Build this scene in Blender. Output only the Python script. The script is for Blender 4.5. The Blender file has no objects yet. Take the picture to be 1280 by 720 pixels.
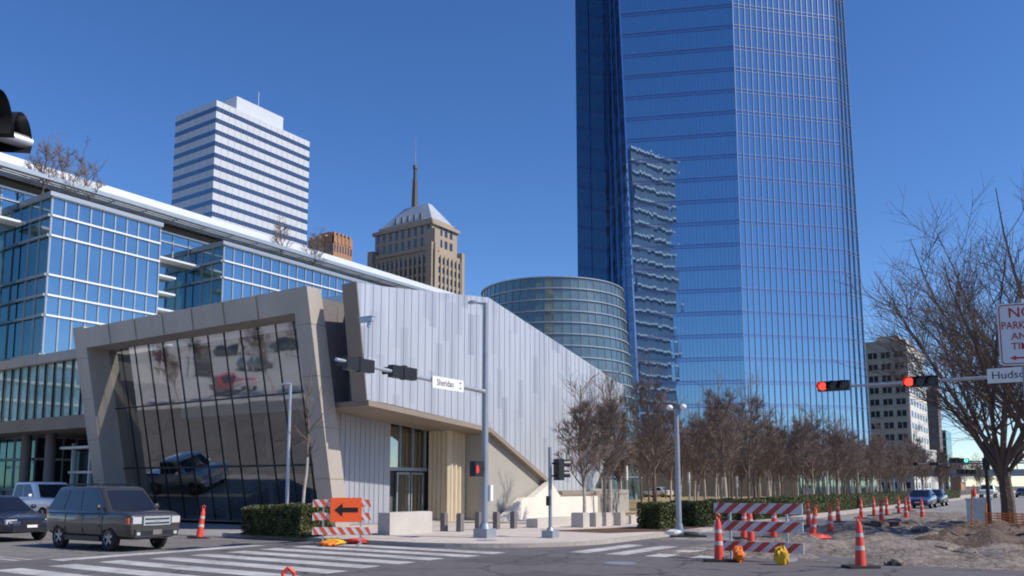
import bpy, bmesh, math, random
from mathutils import Vector, Matrix
R = math.radians
sc = bpy.context.scene
COL = sc.collection
# ------------------------------------------------------------------ camera
F, CX, CY, YAW, H = 1041.0, 640.0, 486.0, R(33.8), 1.75
PITCH = math.atan(121 / 1041.0)
cam = bpy.data.cameras.new('camera'); camo = bpy.data.objects.new('camera', cam); COL.objects.link(camo)
camo.location = (0, 0, H); camo.rotation_euler = (R(90) + PITCH, 0, YAW)
cam.sensor_width = 36; cam.lens = F / 1280 * 36; cam.shift_y = (CY - 360) / 1280; cam.clip_end = 6000; cam.clip_start = .05
sc.camera = camo
# ------------------------------------------------------------------ sky and sun
SUN_AZ, SUN_EL = 14.0, 43.0            # azimuth measured from +X towards +Y
w = bpy.data.worlds.new('World'); sc.world = w; w.use_nodes = True
nt = w.node_tree; bg = nt.nodes['Background']
sky = nt.nodes.new('ShaderNodeTexSky'); sky.sky_type = 'NISHITA'; sky.sun_disc = False
sky.sun_elevation = R(SUN_EL); sky.sun_rotation = R(90 - SUN_AZ)
sky.air_density = 1.0; sky.dust_density = 0.1; sky.ozone_density = 4.0; sky.altitude = 1200
hs = nt.nodes.new('ShaderNodeHueSaturation'); hs.inputs['Hue'].default_value = .509; hs.inputs['Saturation'].default_value = 1.2; hs.inputs['Value'].default_value = 1.22
nt.links.new(sky.outputs[0], hs.inputs['Color']); nt.links.new(hs.outputs[0], bg.inputs[0]); bg.inputs[1].default_value = 0.13
sd = Vector((math.cos(R(SUN_EL)) * math.cos(R(SUN_AZ)), math.cos(R(SUN_EL)) * math.sin(R(SUN_AZ)), math.sin(R(SUN_EL))))
sun = bpy.data.lights.new('sun', 'SUN'); sun.energy = 4.8; sun.angle = R(.5); sun.color = (1, .93, .83)
suno = bpy.data.objects.new('sun', sun); COL.objects.link(suno)
suno.rotation_euler = (-sd).to_track_quat('-Z', 'Y').to_euler(); suno.location = (60, 20, 90)
sc.view_settings.view_transform = 'Standard'; sc.view_settings.look = 'None'
sc.view_settings.exposure = 0.0; sc.view_settings.gamma = 1; sc.view_settings.use_curve_mapping = False
sc.cycles.max_bounces = 6; sc.cycles.filter_width = 1.9

# ------------------------------------------------------------------ measuring helpers
_c, _s = math.cos(YAW), math.sin(YAW)
def ray(px, py):
    x = (px - CX) / F; y = -(py - CY) / F
    cp, sp = math.cos(PITCH), math.sin(PITCH); f = cp - y * sp; u = sp + y * cp
    return Vector((_c * x - _s * f, _s * x + _c * f, u))
O = Vector((0, 0, H))
def G(px, py, z=0.0):
    r = ray(px, py); return O + r * ((z - H) / r.z)
def PX(px, py, X):
    r = ray(px, py); return O + r * (X / r.x)
def PY(px, py, Y):
    r = ray(px, py); return O + r * (Y / r.y)
def D(px, py, d):
    r = ray(px, py); return O + r * (d / math.hypot(r.x, r.y))

# ------------------------------------------------------------------ materials
def mat(name, col, rough=.6, metal=0., var=.12, scale=3., bump=0., bscale=40., spec=.5, emit=None, coord='Object', stretch=None):
    m = bpy.data.materials.new(name); m.use_nodes = True
    n = m.node_tree.nodes; l = m.node_tree.links; b = n['Principled BSDF']
    b.inputs['Roughness'].default_value = rough; b.inputs['Metallic'].default_value = metal
    b.inputs['Specular IOR Level'].default_value = spec
    tc = n.new('ShaderNodeTexCoord')
    src = tc.outputs[coord]
    if stretch:
        mp = n.new('ShaderNodeMapping'); mp.inputs['Scale'].default_value = stretch
        l.new(src, mp.inputs[0]); src = mp.outputs[0]
    no = n.new('ShaderNodeTexNoise'); no.inputs['Scale'].default_value = scale; no.inputs['Detail'].default_value = 6
    no.inputs['Roughness'].default_value = .65
    l.new(src, no.inputs['Vector'])
    cr = n.new('ShaderNodeValToRGB')
    cr.color_ramp.elements[0].position = .3; cr.color_ramp.elements[1].position = .7
    cr.color_ramp.elements[0].color = tuple(max(0, c * (1 - var)) for c in col) + (1,)
    cr.color_ramp.elements[1].color = tuple(min(1, c * (1 + var)) for c in col) + (1,)
    l.new(no.outputs[0], cr.inputs[0]); l.new(cr.outputs[0], b.inputs['Base Color'])
    if bump:
        n2 = n.new('ShaderNodeTexNoise'); n2.inputs['Scale'].default_value = bscale; n2.inputs['Detail'].default_value = 4
        l.new(src, n2.inputs['Vector'])
        bp = n.new('ShaderNodeBump'); bp.inputs['Distance'].default_value = bump; bp.inputs['Strength'].default_value = 1
        l.new(n2.outputs[0], bp.inputs['Height']); l.new(bp.outputs[0], b.inputs['Normal'])
    if emit:
        b.inputs['Emission Color'].default_value = emit[:3] + (1,); b.inputs['Emission Strength'].default_value = emit[3]
    return m
def glass(name, tint, dark, refl=.6, rough=.02, bump=0., bscale=.4, var=.15, scale=.3, facing=.25, gain=.35):
    """tinted reflective glazing: mirror coat over a dark body"""
    m = bpy.data.materials.new(name); m.use_nodes = True
    n = m.node_tree.nodes; l = m.node_tree.links; b = n['Principled BSDF']; out = n['Material Output']
    tc = n.new('ShaderNodeTexCoord'); no = n.new('ShaderNodeTexNoise'); no.inputs['Scale'].default_value = scale; no.inputs['Detail'].default_value = 3
    l.new(tc.outputs['Object'], no.inputs['Vector'])
    cr = n.new('ShaderNodeValToRGB'); cr.color_ramp.elements[0].position = .35; cr.color_ramp.elements[1].position = .65
    cr.color_ramp.elements[0].color = tuple(c * (1 - var) for c in dark) + (1,); cr.color_ramp.elements[1].color = tuple(c * (1 + var) for c in dark) + (1,)
    l.new(no.outputs[0], cr.inputs[0]); l.new(cr.outputs[0], b.inputs['Base Color']); b.inputs['Roughness'].default_value = .3
    g = n.new('ShaderNodeBsdfGlossy'); g.inputs['Color'].default_value = tint + (1,); g.inputs['Roughness'].default_value = rough
    if bump:
        n2 = n.new('ShaderNodeTexNoise'); n2.inputs['Scale'].default_value = bscale; n2.inputs['Detail'].default_value = 1
        l.new(tc.outputs['Object'], n2.inputs['Vector'])
        bp = n.new('ShaderNodeBump'); bp.inputs['Distance'].default_value = bump; bp.inputs['Strength'].default_value = 1
        l.new(n2.outputs[0], bp.inputs['Height']); l.new(bp.outputs[0], g.inputs['Normal'])
    lw = n.new('ShaderNodeLayerWeight'); lw.inputs['Blend'].default_value = facing
    mr = n.new('ShaderNodeMapRange'); mr.inputs['To Min'].default_value = refl; mr.inputs['To Max'].default_value = min(1, refl + gain)
    l.new(lw.outputs['Facing'], mr.inputs['Value'])
    mx = n.new('ShaderNodeMixShader'); l.new(mr.outputs[0], mx.inputs[0]); l.new(b.outputs[0], mx.inputs[1]); l.new(g.outputs[0], mx.inputs[2])
    l.new(mx.outputs[0], out.inputs['Surface'])
    return m
def clear_glass(name, tint, refl=.2, rough=.01, bump=0., bscale=.4):
    """see-through tinted pane with a mirror share"""
    m = bpy.data.materials.new(name); m.use_nodes = True
    n = m.node_tree.nodes; l = m.node_tree.links; out = n['Material Output']; n.remove(n['Principled BSDF'])
    t = n.new('ShaderNodeBsdfTransparent'); t.inputs[0].default_value = tint + (1,)
    g = n.new('ShaderNodeBsdfGlossy'); g.inputs['Roughness'].default_value = rough; g.inputs['Color'].default_value = (.95, .95, .95, 1)
    if bump:
        tc = n.new('ShaderNodeTexCoord'); n2 = n.new('ShaderNodeTexNoise'); n2.inputs['Scale'].default_value = bscale; n2.inputs['Detail'].default_value = 1
        l.new(tc.outputs['Object'], n2.inputs['Vector'])
        bp = n.new('ShaderNodeBump'); bp.inputs['Distance'].default_value = bump; l.new(n2.outputs[0], bp.inputs['Height']); l.new(bp.outputs[0], g.inputs['Normal'])
    lw = n.new('ShaderNodeLayerWeight'); lw.inputs['Blend'].default_value = .3
    mr = n.new('ShaderNodeMapRange'); mr.inputs['To Min'].default_value = refl; mr.inputs['To Max'].default_value = min(1, refl + .5)
    l.new(lw.outputs['Facing'], mr.inputs['Value'])
    mx = n.new('ShaderNodeMixShader'); l.new(mr.outputs[0], mx.inputs[0]); l.new(t.outputs[0], mx.inputs[1]); l.new(g.outputs[0], mx.inputs[2])
    l.new(mx.outputs[0], out.inputs['Surface'])
    return m
def ground_mat(name, cols, scales, rough=.9, bump=.004, bscale=60, crack=0., crack_scale=.35, joint=0.):
    m = bpy.data.materials.new(name); m.use_nodes = True
    n = m.node_tree.nodes; l = m.node_tree.links; b = n['Principled BSDF']; b.inputs['Roughness'].default_value = rough
    b.inputs['Specular IOR Level'].default_value = .25
    tc = n.new('ShaderNodeTexCoord'); prev = None
    for i, (c, s) in enumerate(zip(cols[1:], scales)):
        no = n.new('ShaderNodeTexNoise'); no.inputs['Scale'].default_value = s; no.inputs['Detail'].default_value = 8; no.inputs['Roughness'].default_value = .7
        l.new(tc.outputs['Object'], no.inputs['Vector'])
        cr = n.new('ShaderNodeValToRGB'); cr.color_ramp.elements[0].position = .42; cr.color_ramp.elements[1].position = .66
        l.new(no.outputs[0], cr.inputs[0])
        mx = n.new('ShaderNodeMix'); mx.data_type = 'RGBA'
        l.new(cr.outputs[0], mx.inputs[0])
        if prev is None: mx.inputs[6].default_value = cols[0] + (1,)
        else: l.new(prev, mx.inputs[6])
        mx.inputs[7].default_value = c + (1,); prev = mx.outputs[2]
    if crack:
        vo = n.new('ShaderNodeTexVoronoi'); vo.feature = 'DISTANCE_TO_EDGE'; vo.inputs['Scale'].default_value = crack_scale
        nw = n.new('ShaderNodeTexNoise'); nw.inputs['Scale'].default_value = 2; va = n.new('ShaderNodeVectorMath'); va.operation = 'MULTIPLY_ADD'
        va.inputs[1].default_value = (.6, .6, .6); l.new(tc.outputs['Object'], nw.inputs['Vector']); l.new(nw.outputs[1], va.inputs[0]); l.new(tc.outputs['Object'], va.inputs[2])
        l.new(va.outputs[0], vo.inputs['Vector'])
        ms = n.new('ShaderNodeMath'); ms.operation = 'LESS_THAN'; ms.inputs[1].default_value = .012; l.new(vo.outputs['Distance'], ms.inputs[0])
        mc = n.new('ShaderNodeMath'); mc.operation = 'MULTIPLY'; mc.inputs[1].default_value = crack; l.new(ms.outputs[0], mc.inputs[0])
        mx = n.new('ShaderNodeMix'); mx.data_type = 'RGBA'; l.new(mc.outputs[0], mx.inputs[0]); l.new(prev, mx.inputs[6]); mx.inputs[7].default_value = (.02, .02, .022, 1); prev = mx.outputs[2]
    if joint:
        br = n.new('ShaderNodeTexBrick'); br.offset = 0; br.inputs['Scale'].default_value = 1; br.inputs['Brick Width'].default_value = joint; br.inputs['Row Height'].default_value = joint
        br.inputs['Mortar Size'].default_value = .018; br.inputs['Color1'].default_value = (1, 1, 1, 1); br.inputs['Color2'].default_value = (.9, .9, .9, 1); br.inputs['Mortar'].default_value = (.55, .52, .5, 1)
        l.new(tc.outputs['Object'], br.inputs['Vector'])
        mx = n.new('ShaderNodeMix'); mx.data_type = 'RGBA'; mx.blend_type = 'MULTIPLY'; mx.inputs[0].default_value = 1; l.new(prev, mx.inputs[6]); l.new(br.outputs[0], mx.inputs[7]); prev = mx.outputs[2]
    l.new(prev, b.inputs['Base Color'])
    if bump:
        n2 = n.new('ShaderNodeTexNoise'); n2.inputs['Scale'].default_value = bscale; n2.inputs['Detail'].default_value = 5
        l.new(tc.outputs['Object'], n2.inputs['Vector'])
        bp = n.new('ShaderNodeBump'); bp.inputs['Distance'].default_value = bump
        l.new(n2.outputs[0], bp.inputs['Height']); l.new(bp.outputs[0], b.inputs['Normal'])
    return m

M = {}
M['asphalt'] = ground_mat('asphalt', [(.132, .121, .124), (.16, .149, .151), (.11, .101, .105)], [.25, 3.0], crack=.6, bump=.006, bscale=45)
M['concrete_road'] = ground_mat('concrete_road', [(.27, .255, .245), (.2, .19, .185), (.31, .29, .275)], [.15, 1.2], crack=.5, crack_scale=.2)
M['lot'] = ground_mat('pale_lot', [(.62, .6, .59), (.48, .46, .455), (.68, .66, .645)], [.08, .9], crack=.4, joint=6.)
M['patch'] = ground_mat('tar_patch', [(.105, .097, .1), (.125, .117, .12), (.09, .084, .087)], [.8, 5.], crack=.3)
M['west_road'] = ground_mat('worn_asphalt', [(.19, .18, .175), (.14, .13, .13), (.22, .205, .2)], [.2, 2.], crack=.5, crack_scale=.3)
M['apron'] = ground_mat('apron', [(.33, .31, .30), (.25, .235, .23), (.36, .34, .325)], [.2, 1.5], crack=.3, joint=4.)
M['sidewalk'] = ground_mat('sidewalk', [(.56, .49, .43), (.46, .40, .355), (.6, .53, .47)], [.3, 2.5], joint=1.5)
M['kerb'] = ground_mat('kerb', [(.42, .37, .33), (.3, .27, .25), (.46, .42, .38)], [1., 6.])
M['brick_ramp'] = ground_mat('brick_ramp', [(.2, .1, .085), (.26, .14, .12), (.15, .08, .07)], [2., 14.])
M['paint'] = ground_mat('paint', [(.54, .53, .52), (.2, .19, .195), (.46, .45, .445)], [.9, 5.], bump=.003)
M['dirt'] = ground_mat('dirt', [(.21, .175, .15), (.10, .078, .065), (.28, .24, .21)], [1.1, 4.0], bump=.09, bscale=7)
M['soil'] = ground_mat('soil', [(.14, .10, .08), (.2, .155, .125), (.075, .05, .038)], [1.5, 8.], bump=.05, bscale=12)
M['grass'] = ground_mat('dry_grass', [(.40, .29, .15), (.3, .23, .11), (.46, .35, .2)], [.4, 6.], bump=.03, bscale=30)
M['mulch'] = ground_mat('mulch', [(.13, .075, .05), (.2, .12, .08), (.09, .05, .035)], [3., 18.], bump=.03, bscale=30)
M['ground'] = ground_mat('far_ground', [(.14, .13, .11), (.11, .105, .085), (.17, .15, .13)], [.02, .3])
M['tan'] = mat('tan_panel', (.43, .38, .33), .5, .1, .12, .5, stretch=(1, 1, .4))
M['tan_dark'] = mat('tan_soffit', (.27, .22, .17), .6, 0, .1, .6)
M['cream'] = mat('cream_flute', (.62, .52, .36), .55, 0, .07, 1.)
M['beige'] = mat('beige_wall', (.36, .335, .295), .7, 0, .06, .5)
M['white_wall'] = mat('white_wall', (.72, .66, .58), .8, 0, .07, .8)
M['seam'] = mat('zinc_rib', (.44, .47, .53), .4, .4, .05, 1.)
M['clad'] = mat('metal_cladding', (.42, .43, .47), .45, .35, .08, .7, stretch=(2, 2, .1))
M['steel'] = mat('galvanised_steel', (.5, .52, .55), .4, .6, .1, 4.)
M['steel_dark'] = mat('grey_painted_pole', (.3, .33, .38), .45, .3, .1, 3.)
M['alu'] = mat('white_aluminium', (.74, .75, .77), .4, .2, .04, 1.)
M['alu_grey'] = mat('grey_mullion', (.34, .38, .42), .4, .4, .06, 1.)
M['mull_dark'] = mat('dark_mullion', (.035, .035, .04), .4, .3, .1, 1.)
M['fin'] = mat('tower_fin', (.30, .37, .46), .35, .5, .06, .2)  # right face fins, kept lighter to look sunlit beside the left ones
M['black'] = mat('black_plastic', (.018, .018, .021), .4, 0, .2, 5.)
M['white_sign'] = mat('white_sign_sheeting', (.78, .78, .77), .5, 0, .04, 5.)
M['red_ink'] = mat('red_sign_ink', (.5, .03, .035), .5, 0, .06, 8.)
M['black_ink'] = mat('black_ink', (.012, .012, .012), .5, 0, .06, 8.)
M['stripe_white'] = mat('stripe_white', (.66, .65, .64), .5, 0, .22, 7.)  # white dulled to suit the boards standing in shade
M['stripe_red'] = mat('stripe_orange_red', (.66, .105, .045), .5, 0, .1, 5.)
M['stripe_shade_red'] = mat('stripe_red', (.55, .075, .05), .5, 0, .12, 5.)  # darker red, shade of the street barricade mixed into the colour
M['orange_sign'] = mat('orange_sign', (1., .13, .025), .5, 0, .04, 3.)
M['cone'] = mat('channelizer_orange', (.78, .075, .045), .5, 0, .1, 4.)
M['cone_white'] = mat('channelizer_sleeve', (.58, .5, .47), .5, 0, .1, 6.)
M['rubber'] = mat('black_rubber', (.025, .025, .025), .8, 0, .2, 6., bump=.004)
M['bag_yellow'] = mat('yellow_bag', (.75, .42, .03), .7, 0, .2, 5., bump=.01, bscale=20)
M['bag_orange'] = mat('orange_bag', (.85, .2, .02), .7, 0, .2, 5., bump=.01, bscale=20)
M['bag_red'] = mat('red_bag', (.6, .06, .05), .7, 0, .3, 7., bump=.01, bscale=20)
M['bark'] = mat('grey_brown_bark', (.15, .115, .09), .9, 0, .3, 6., bump=.02, bscale=20)
M['bark_pale'] = mat('pale_bark', (.42, .37, .32), .9, 0, .3, 6., bump=.01, bscale=20)
M['twig'] = mat('brown_twigs', (.165, .128, .112), .9, 0, .25, 1.)
M['twig_red'] = mat('russet_twigs', (.195, .145, .122), .9, 0, .25, 1.)
M['bark_big'] = mat('dark_bark', (.10, .073, .058), .9, 0, .3, 5., bump=.03, bscale=14)
M['twig_big'] = mat('dark_twigs', (.115, .085, .072), .9, 0, .2, 1.)
M['leaf'] = mat('hedge_leaves', (.085, .10, .03), .6, 0, .5, 2.2)
M['hedge_core'] = mat('hedge_core', (.03, .032, .015), .9, 0, .3, 3.)
M['stone_dark'] = mat('dark_granite', (.17, .155, .15), .6, 0, .12, 4.)
M['planter'] = mat('cast_concrete', (.5, .46, .42), .8, 0, .08, 2., bump=.002)
M['red_lens'] = mat('red_lens_lit', (.6, .02, .01), .4, 0, 0, 1., emit=(1., .035, .02, 3.2))
M['red_hand'] = mat('red_hand_lit', (.5, .02, .01), .4, 0, 0, 1., emit=(1., .05, .03, 1.0))
M['green_lens'] = mat('green_lens_lit', (.02, .5, .3), .4, 0, 0, 1., emit=(.1, 1, .65, 2.))
M['lens_off'] = mat('dark_lens', (.05, .045, .03), .25, 0, .1, 1.)
M['globe'] = mat('white_lamp_globe', (.8, .8, .78), .4, 0, .03, 2.)
M['tyre'] = mat('tyre', (.02, .02, .02), .85, 0, .2, 8.)
M['rim'] = mat('alloy_rim', (.42, .43, .45), .35, .7, .08, 5.)
M['carglass'] = glass('car_glass', (.7, .78, .95), (.008, .01, .014), .03, .02, facing=.12, gain=.14)
M['chrome'] = mat('chrome_grille', (.72, .72, .74), .25, .8, .06, 8.)
M['lamp_clear'] = mat('headlight_lens', (.55, .57, .58), .15, .2, .08, 8.)
M['amber'] = mat('amber_lens', (.7, .1, .03), .3, 0, .06, 8.)
def paint(name, col, rough=.3, metal=.3):
    m = mat(name, col, rough, metal, .05, .8)
    m.node_tree.nodes['Principled BSDF'].inputs['Coat Weight'].default_value = 1.0
    m.node_tree.nodes['Principled BSDF'].inputs['Coat Roughness'].default_value = .04
    return m
M['p_suv'] = paint('greybrown_car_paint', (.052, .048, .047), .32, .3)
M['p_white'] = paint('white_car_paint', (.86, .86, .86), .35, 0)
M['p_navy'] = paint('navy_car_paint', (.018, .022, .045), .3, .3)
M['p_blue'] = paint('blue_car_paint', (.02, .05, .15), .3, .3)
M['p_red'] = paint('red_car_paint', (.55, .03, .02), .35, 0)
M['p_black'] = paint('black_car_paint', (.02, .02, .022), .3, .2)
M['t_glass'] = glass('tower_glass', (.46, .64, .77), (.014, .036, .075), .64, .015, bump=.0022, bscale=.28, facing=.2, gain=.12)
M['t_glass_lit'] = glass('tower_glass_sunlit', (.46, .63, .76), (.03, .06, .10), .62, .015, bump=.002, bscale=.3, facing=.2, gain=.12)  # paler body colour puts the sun on the tower's right face
M['t_spandrel'] = glass('tower_spandrel', (.40, .51, .74), (.01, .022, .05), .60, .03)
M['t_notch'] = glass('tower_notch_glass', (.44, .58, .66), (.014, .03, .05), .42, .03)
M['t_fin'] = mat('blue_grey_fin', (.12, .2, .34), .35, .4, .06, .2)
M['m_wall'] = mat('blue_grey_cladding', (.10, .17, .29), .6, 0, .08, .1)
M['o_glass'] = glass('office_glass', (.50, .66, .73), (.03, .052, .075), .54, .02, bump=.004, bscale=.5, var=.4, scale=.4, facing=.2)
M['o_teal'] = glass('office_teal_glass', (.5, .72, .78), (.025, .06, .065), .4, .03, var=.4, scale=.25)
M['pav_glass'] = glass('pavilion_glass', (.7, .85, .8), (.36, .44, .38), .16, .03, var=.4, scale=.5)
M['rot_glass'] = glass('rotunda_glass', (.60, .70, .62), (.085, .115, .10), .24, .05, var=.35, scale=.35)
M['aud_glass'] = clear_glass('auditorium_glass', (.46, .48, .46), .16, .03, bump=.004, bscale=.5)
M['door_glass'] = clear_glass('entrance_glass', (.45, .52, .5), .22, .01)
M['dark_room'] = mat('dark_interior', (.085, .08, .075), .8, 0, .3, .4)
M['room_floor'] = mat('interior_floor', (.26, .25, .23), .6, 0, .2, .4)
M['stair'] = mat('interior_stair', (.38, .38, .37), .7, 0, .1, 1.)
M['curtain_red'] = mat('dark_red_panel', (.1, .035, .025), .7, 0, .2, 1.)
M['off_white'] = mat('pale_tower_stone', (.54, .57, .62), .6, 0, .05, .06)
M['off_band'] = glass('dark_ribbon_window', (.4, .5, .6), (.02, .028, .04), .3, .05)
M['deco'] = mat('deco_limestone', (.36, .295, .225), .8, 0, .1, .15, stretch=(1, 1, .3))
M['deco_win'] = glass('deco_window', (.4, .45, .5), (.025, .022, .02), .15, .1)
M['deco_roof'] = mat('deco_metal_roof', (.52, .55, .58), .4, .35, .12, .2)
M['brick'] = mat('brown_brick', (.38, .21, .125), .85, 0, .1, .4)
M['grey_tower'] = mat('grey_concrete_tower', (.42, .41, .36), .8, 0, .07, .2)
M['brown_tower'] = mat('brown_tower', (.16, .128, .125), .8, 0, .1, .2)
M['podium'] = mat('dark_podium', (.07, .06, .05), .6, 0, .2, .1)
M['navywall'] = mat('plain_dark', (.05, .05, .05), .7, 0, .1, 1.)
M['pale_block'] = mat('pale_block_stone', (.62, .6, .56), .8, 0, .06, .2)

# ------------------------------------------------------------------ mesh builder
class MB:
    def __init__(s): s.v = []; s.f = []; s.m = []; s.sm = []
    def add(s, vs, fs, mi=0, smooth=False):
        o = len(s.v); s.v += [tuple(v) for v in vs]
        for f in fs: s.f.append([i + o for i in f]); s.m.append(mi); s.sm.append(smooth)
    def quad(s, a, b, c, d, mi=0): s.add([a, b, c, d], [[0, 1, 2, 3]], mi)
    def box(s, x0, x1, y0, y1, z0, z1, mi=0, fn=None):
        vs = [(x, y, z) for z in (z0, z1) for y in (y0, y1) for x in (x0, x1)]
        if fn: vs = [fn(*v) for v in vs]
        s.add(vs, [[0, 2, 3, 1], [4, 5, 7, 6], [0, 1, 5, 4], [2, 6, 7, 3], [0, 4, 6, 2], [1, 3, 7, 5]], mi)
    def bar(s, p, q, w, d, n, mi=0):
        """rectangular section from p to q: width w across, depth d along n (standing on the line, outwards)"""
        p, q, n = Vector(p), Vector(q), Vector(n).normalized(); t = (q - p).normalized(); a = t.cross(n).normalized() * (w / 2); n = n * d
        vs = [p - a, p + a, p + a + n, p - a + n, q - a, q + a, q + a + n, q - a + n]
        s.add(vs, [[0, 1, 2, 3], [7, 6, 5, 4], [0, 4, 5, 1], [1, 5, 6, 2], [2, 6, 7, 3], [3, 7, 4, 0]], mi)
    def tube(s, p, q, r0, r1=None, n=8, mi=0, caps=True, smooth=True):
        r1 = r0 if r1 is None else r1
        p, q = Vector(p), Vector(q); t = (q - p)
        if t.length < 1e-6: return
        t.normalize(); a = t.orthogonal().normalized(); b = t.cross(a); o = len(s.v)
        for c, r in ((p, r0), (q, r1)):
            for i in range(n):
                an = 2 * math.pi * i / n; s.v.append(tuple(c + (a * math.cos(an) + b * math.sin(an)) * r))
        for i in range(n):
            j = (i + 1) % n; s.f.append([o + i, o + j, o + n + j, o + n + i]); s.m.append(mi); s.sm.append(smooth)
        if caps:
            s.f.append([o + i for i in range(n)][::-1]); s.m.append(mi); s.sm.append(False)
            s.f.append([o + n + i for i in range(n)]); s.m.append(mi); s.sm.append(False)
    def prism(s, poly, axis, a0, a1, mi=0):
        """extrude a 2D polygon along axis ('x': poly in (y,z); 'y': (x,z); 'z': (x,y))"""
        def mk(u, v, a): return {'x': (a, u, v), 'y': (u, a, v), 'z': (u, v, a)}[axis]
        n = len(poly); vs = [mk(u, v, a0) for u, v in poly] + [mk(u, v, a1) for u, v in poly]
        s.add(vs, [list(range(n))[::-1], list(range(n, 2 * n))] + [[i, (i + 1) % n, n + (i + 1) % n, n + i] for i in range(n)], mi)
    def lathe(s, prof, n=16, mi=0, c=(0, 0), caps=True, smooth=True):
        o = len(s.v)
        for r, z in prof:
            for i in range(n):
                an = 2 * math.pi * i / n; s.v.append((c[0] + r * math.cos(an), c[1] + r * math.sin(an), z))
        for k in range(len(prof) - 1):
            for i in range(n):
                j = (i + 1) % n; s.f.append([o + k * n + i, o + k * n + j, o + (k + 1) * n + j, o + (k + 1) * n + i]); s.m.append(mi); s.sm.append(smooth)
        if caps:
            s.f.append([o + i for i in range(n)][::-1]); s.m.append(mi); s.sm.append(False)
            k = len(prof) - 1; s.f.append([o + k * n + i for i in range(n)]); s.m.append(mi); s.sm.append(False)
    def blob(s, c, rx, ry, rz, seed=0, amp=.15, mi=0, n=10):
        rn = random.Random(seed); o = len(s.v); nr = n // 2 + 1
        for k in range(nr):
            ph = math.pi * k / (nr - 1)
            for i in range(n):
                an = 2 * math.pi * i / n; q = 1 + rn.uniform(-amp, amp)
                s.v.append((c[0] + rx * q * math.sin(ph) * math.cos(an), c[1] + ry * q * math.sin(ph) * math.sin(an), c[2] + rz * math.cos(ph) * (1 if k in (0, nr - 1) else q)))
        for k in range(nr - 1):
            for i in range(n):
                j = (i + 1) % n; s.f.append([o + k * n + i, o + (k + 1) * n + i, o + (k + 1) * n + j, o + k * n + j]); s.m.append(mi); s.sm.append(True)
    def mesh(s, name, mats, off=(0, 0, 0), sharp=40, fix=True):
        me = bpy.data.meshes.new(name)
        me.from_pydata([(v[0] - off[0], v[1] - off[1], v[2] - off[2]) for v in s.v], [], s.f)
        for m in (mats if isinstance(mats, (list, tuple)) else [mats]): me.materials.append(m)
        me.polygons.foreach_set('material_index', s.m); me.polygons.foreach_set('use_smooth', s.sm)
        if fix:
            bm = bmesh.new(); bm.from_mesh(me); bmesh.ops.recalc_face_normals(bm, faces=bm.faces); bm.to_mesh(me); bm.free()
        if any(s.sm): me.set_sharp_from_angle(angle=R(sharp))
        me.update(); return me

def thing(name, label, cat, loc=(0, 0, 0), rz=0., group=None):
    o = bpy.data.objects.new(name, None); COL.objects.link(o); o.empty_display_size = .3
    o.location = loc; o.rotation_euler = (0, 0, rz); o['label'] = label; o['category'] = cat
    if group: o['group'] = group
    return o
def part(name, mb, mats, parent, label=None, world=False, fix=True, stuff=False):
    """one mesh under its thing; world=True: coordinates are scene coordinates and the parents are unrotated"""
    off = Vector((0, 0, 0))
    if world:
        p = parent
        while p: off += p.location; p = p.parent
    o = bpy.data.objects.new(name, mb.mesh(name, mats, off, fix=fix)); COL.objects.link(o); o.parent = parent
    if label: o['label'] = label
    if stuff: o['kind'] = 'stuff'
    return o
def single(name, label, cat, mb, mats, loc=(0, 0, 0), rz=0., group=None, world=False, fix=True):
    o = bpy.data.objects.new(name, mb.mesh(name, mats, loc if world else (0, 0, 0), fix=fix)); COL.objects.link(o)
    o.location = loc; o.rotation_euler = (0, 0, rz); o['label'] = label; o['category'] = cat
    if group: o['group'] = group
    return o
def struct(name, mb, mats, fix=True):
    o = bpy.data.objects.new(name, mb.mesh(name, mats, fix=fix)); COL.objects.link(o); o['kind'] = 'structure'; return o
def dup(root, loc, rz=0., scale=None, label=None, group=None):
    def cp(o, par):
        c = o.copy(); COL.objects.link(c); c.parent = par
        for ch in list(o.children): cp(ch, c)
        return c
    r = cp(root, None); r.location = loc; r.rotation_euler = (0, 0, rz)
    if scale: r.scale = (scale,) * 3 if not isinstance(scale, tuple) else scale
    if label: r['label'] = label
    if group: r['group'] = group
    return r
def text_mb(body, size, align='CENTER', ex=.002, sx=1., bold=0.):
    cu = bpy.data.curves.new('t', 'FONT'); cu.body = body; cu.size = size; cu.align_x = align; cu.align_y = 'CENTER'; cu.extrude = ex; cu.offset = bold; cu.resolution_u = 3
    o = bpy.data.objects.new('t', cu); COL.objects.link(o)
    bpy.context.view_layer.update(); dg = bpy.context.evaluated_depsgraph_get()
    me = bpy.data.meshes.new_from_object(o.evaluated_get(dg))
    mb = MB(); mb.add([(v.co.x * sx, v.co.y, v.co.z) for v in me.vertices], [list(p.vertices) for p in me.polygons])
    bpy.data.objects.remove(o); bpy.data.meshes.remove(me); bpy.data.curves.remove(cu)
    return mb
def xf(mb, mtx):
    r = MB(); r.v = [tuple(mtx @ Vector(v)) for v in mb.v]; r.f = mb.f; r.m = mb.m; r.sm = mb.sm; return r
FACE_X = Matrix(((0, 0, 1, 0), (1, 0, 0, 0), (0, 1, 0, 0), (0, 0, 0, 1)))      # text plane -> facing +X
FACE_NY = Matrix(((1, 0, 0, 0), (0, 0, -1, 0), (0, 1, 0, 0), (0, 0, 0, 1)))    # text plane -> facing -Y

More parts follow.
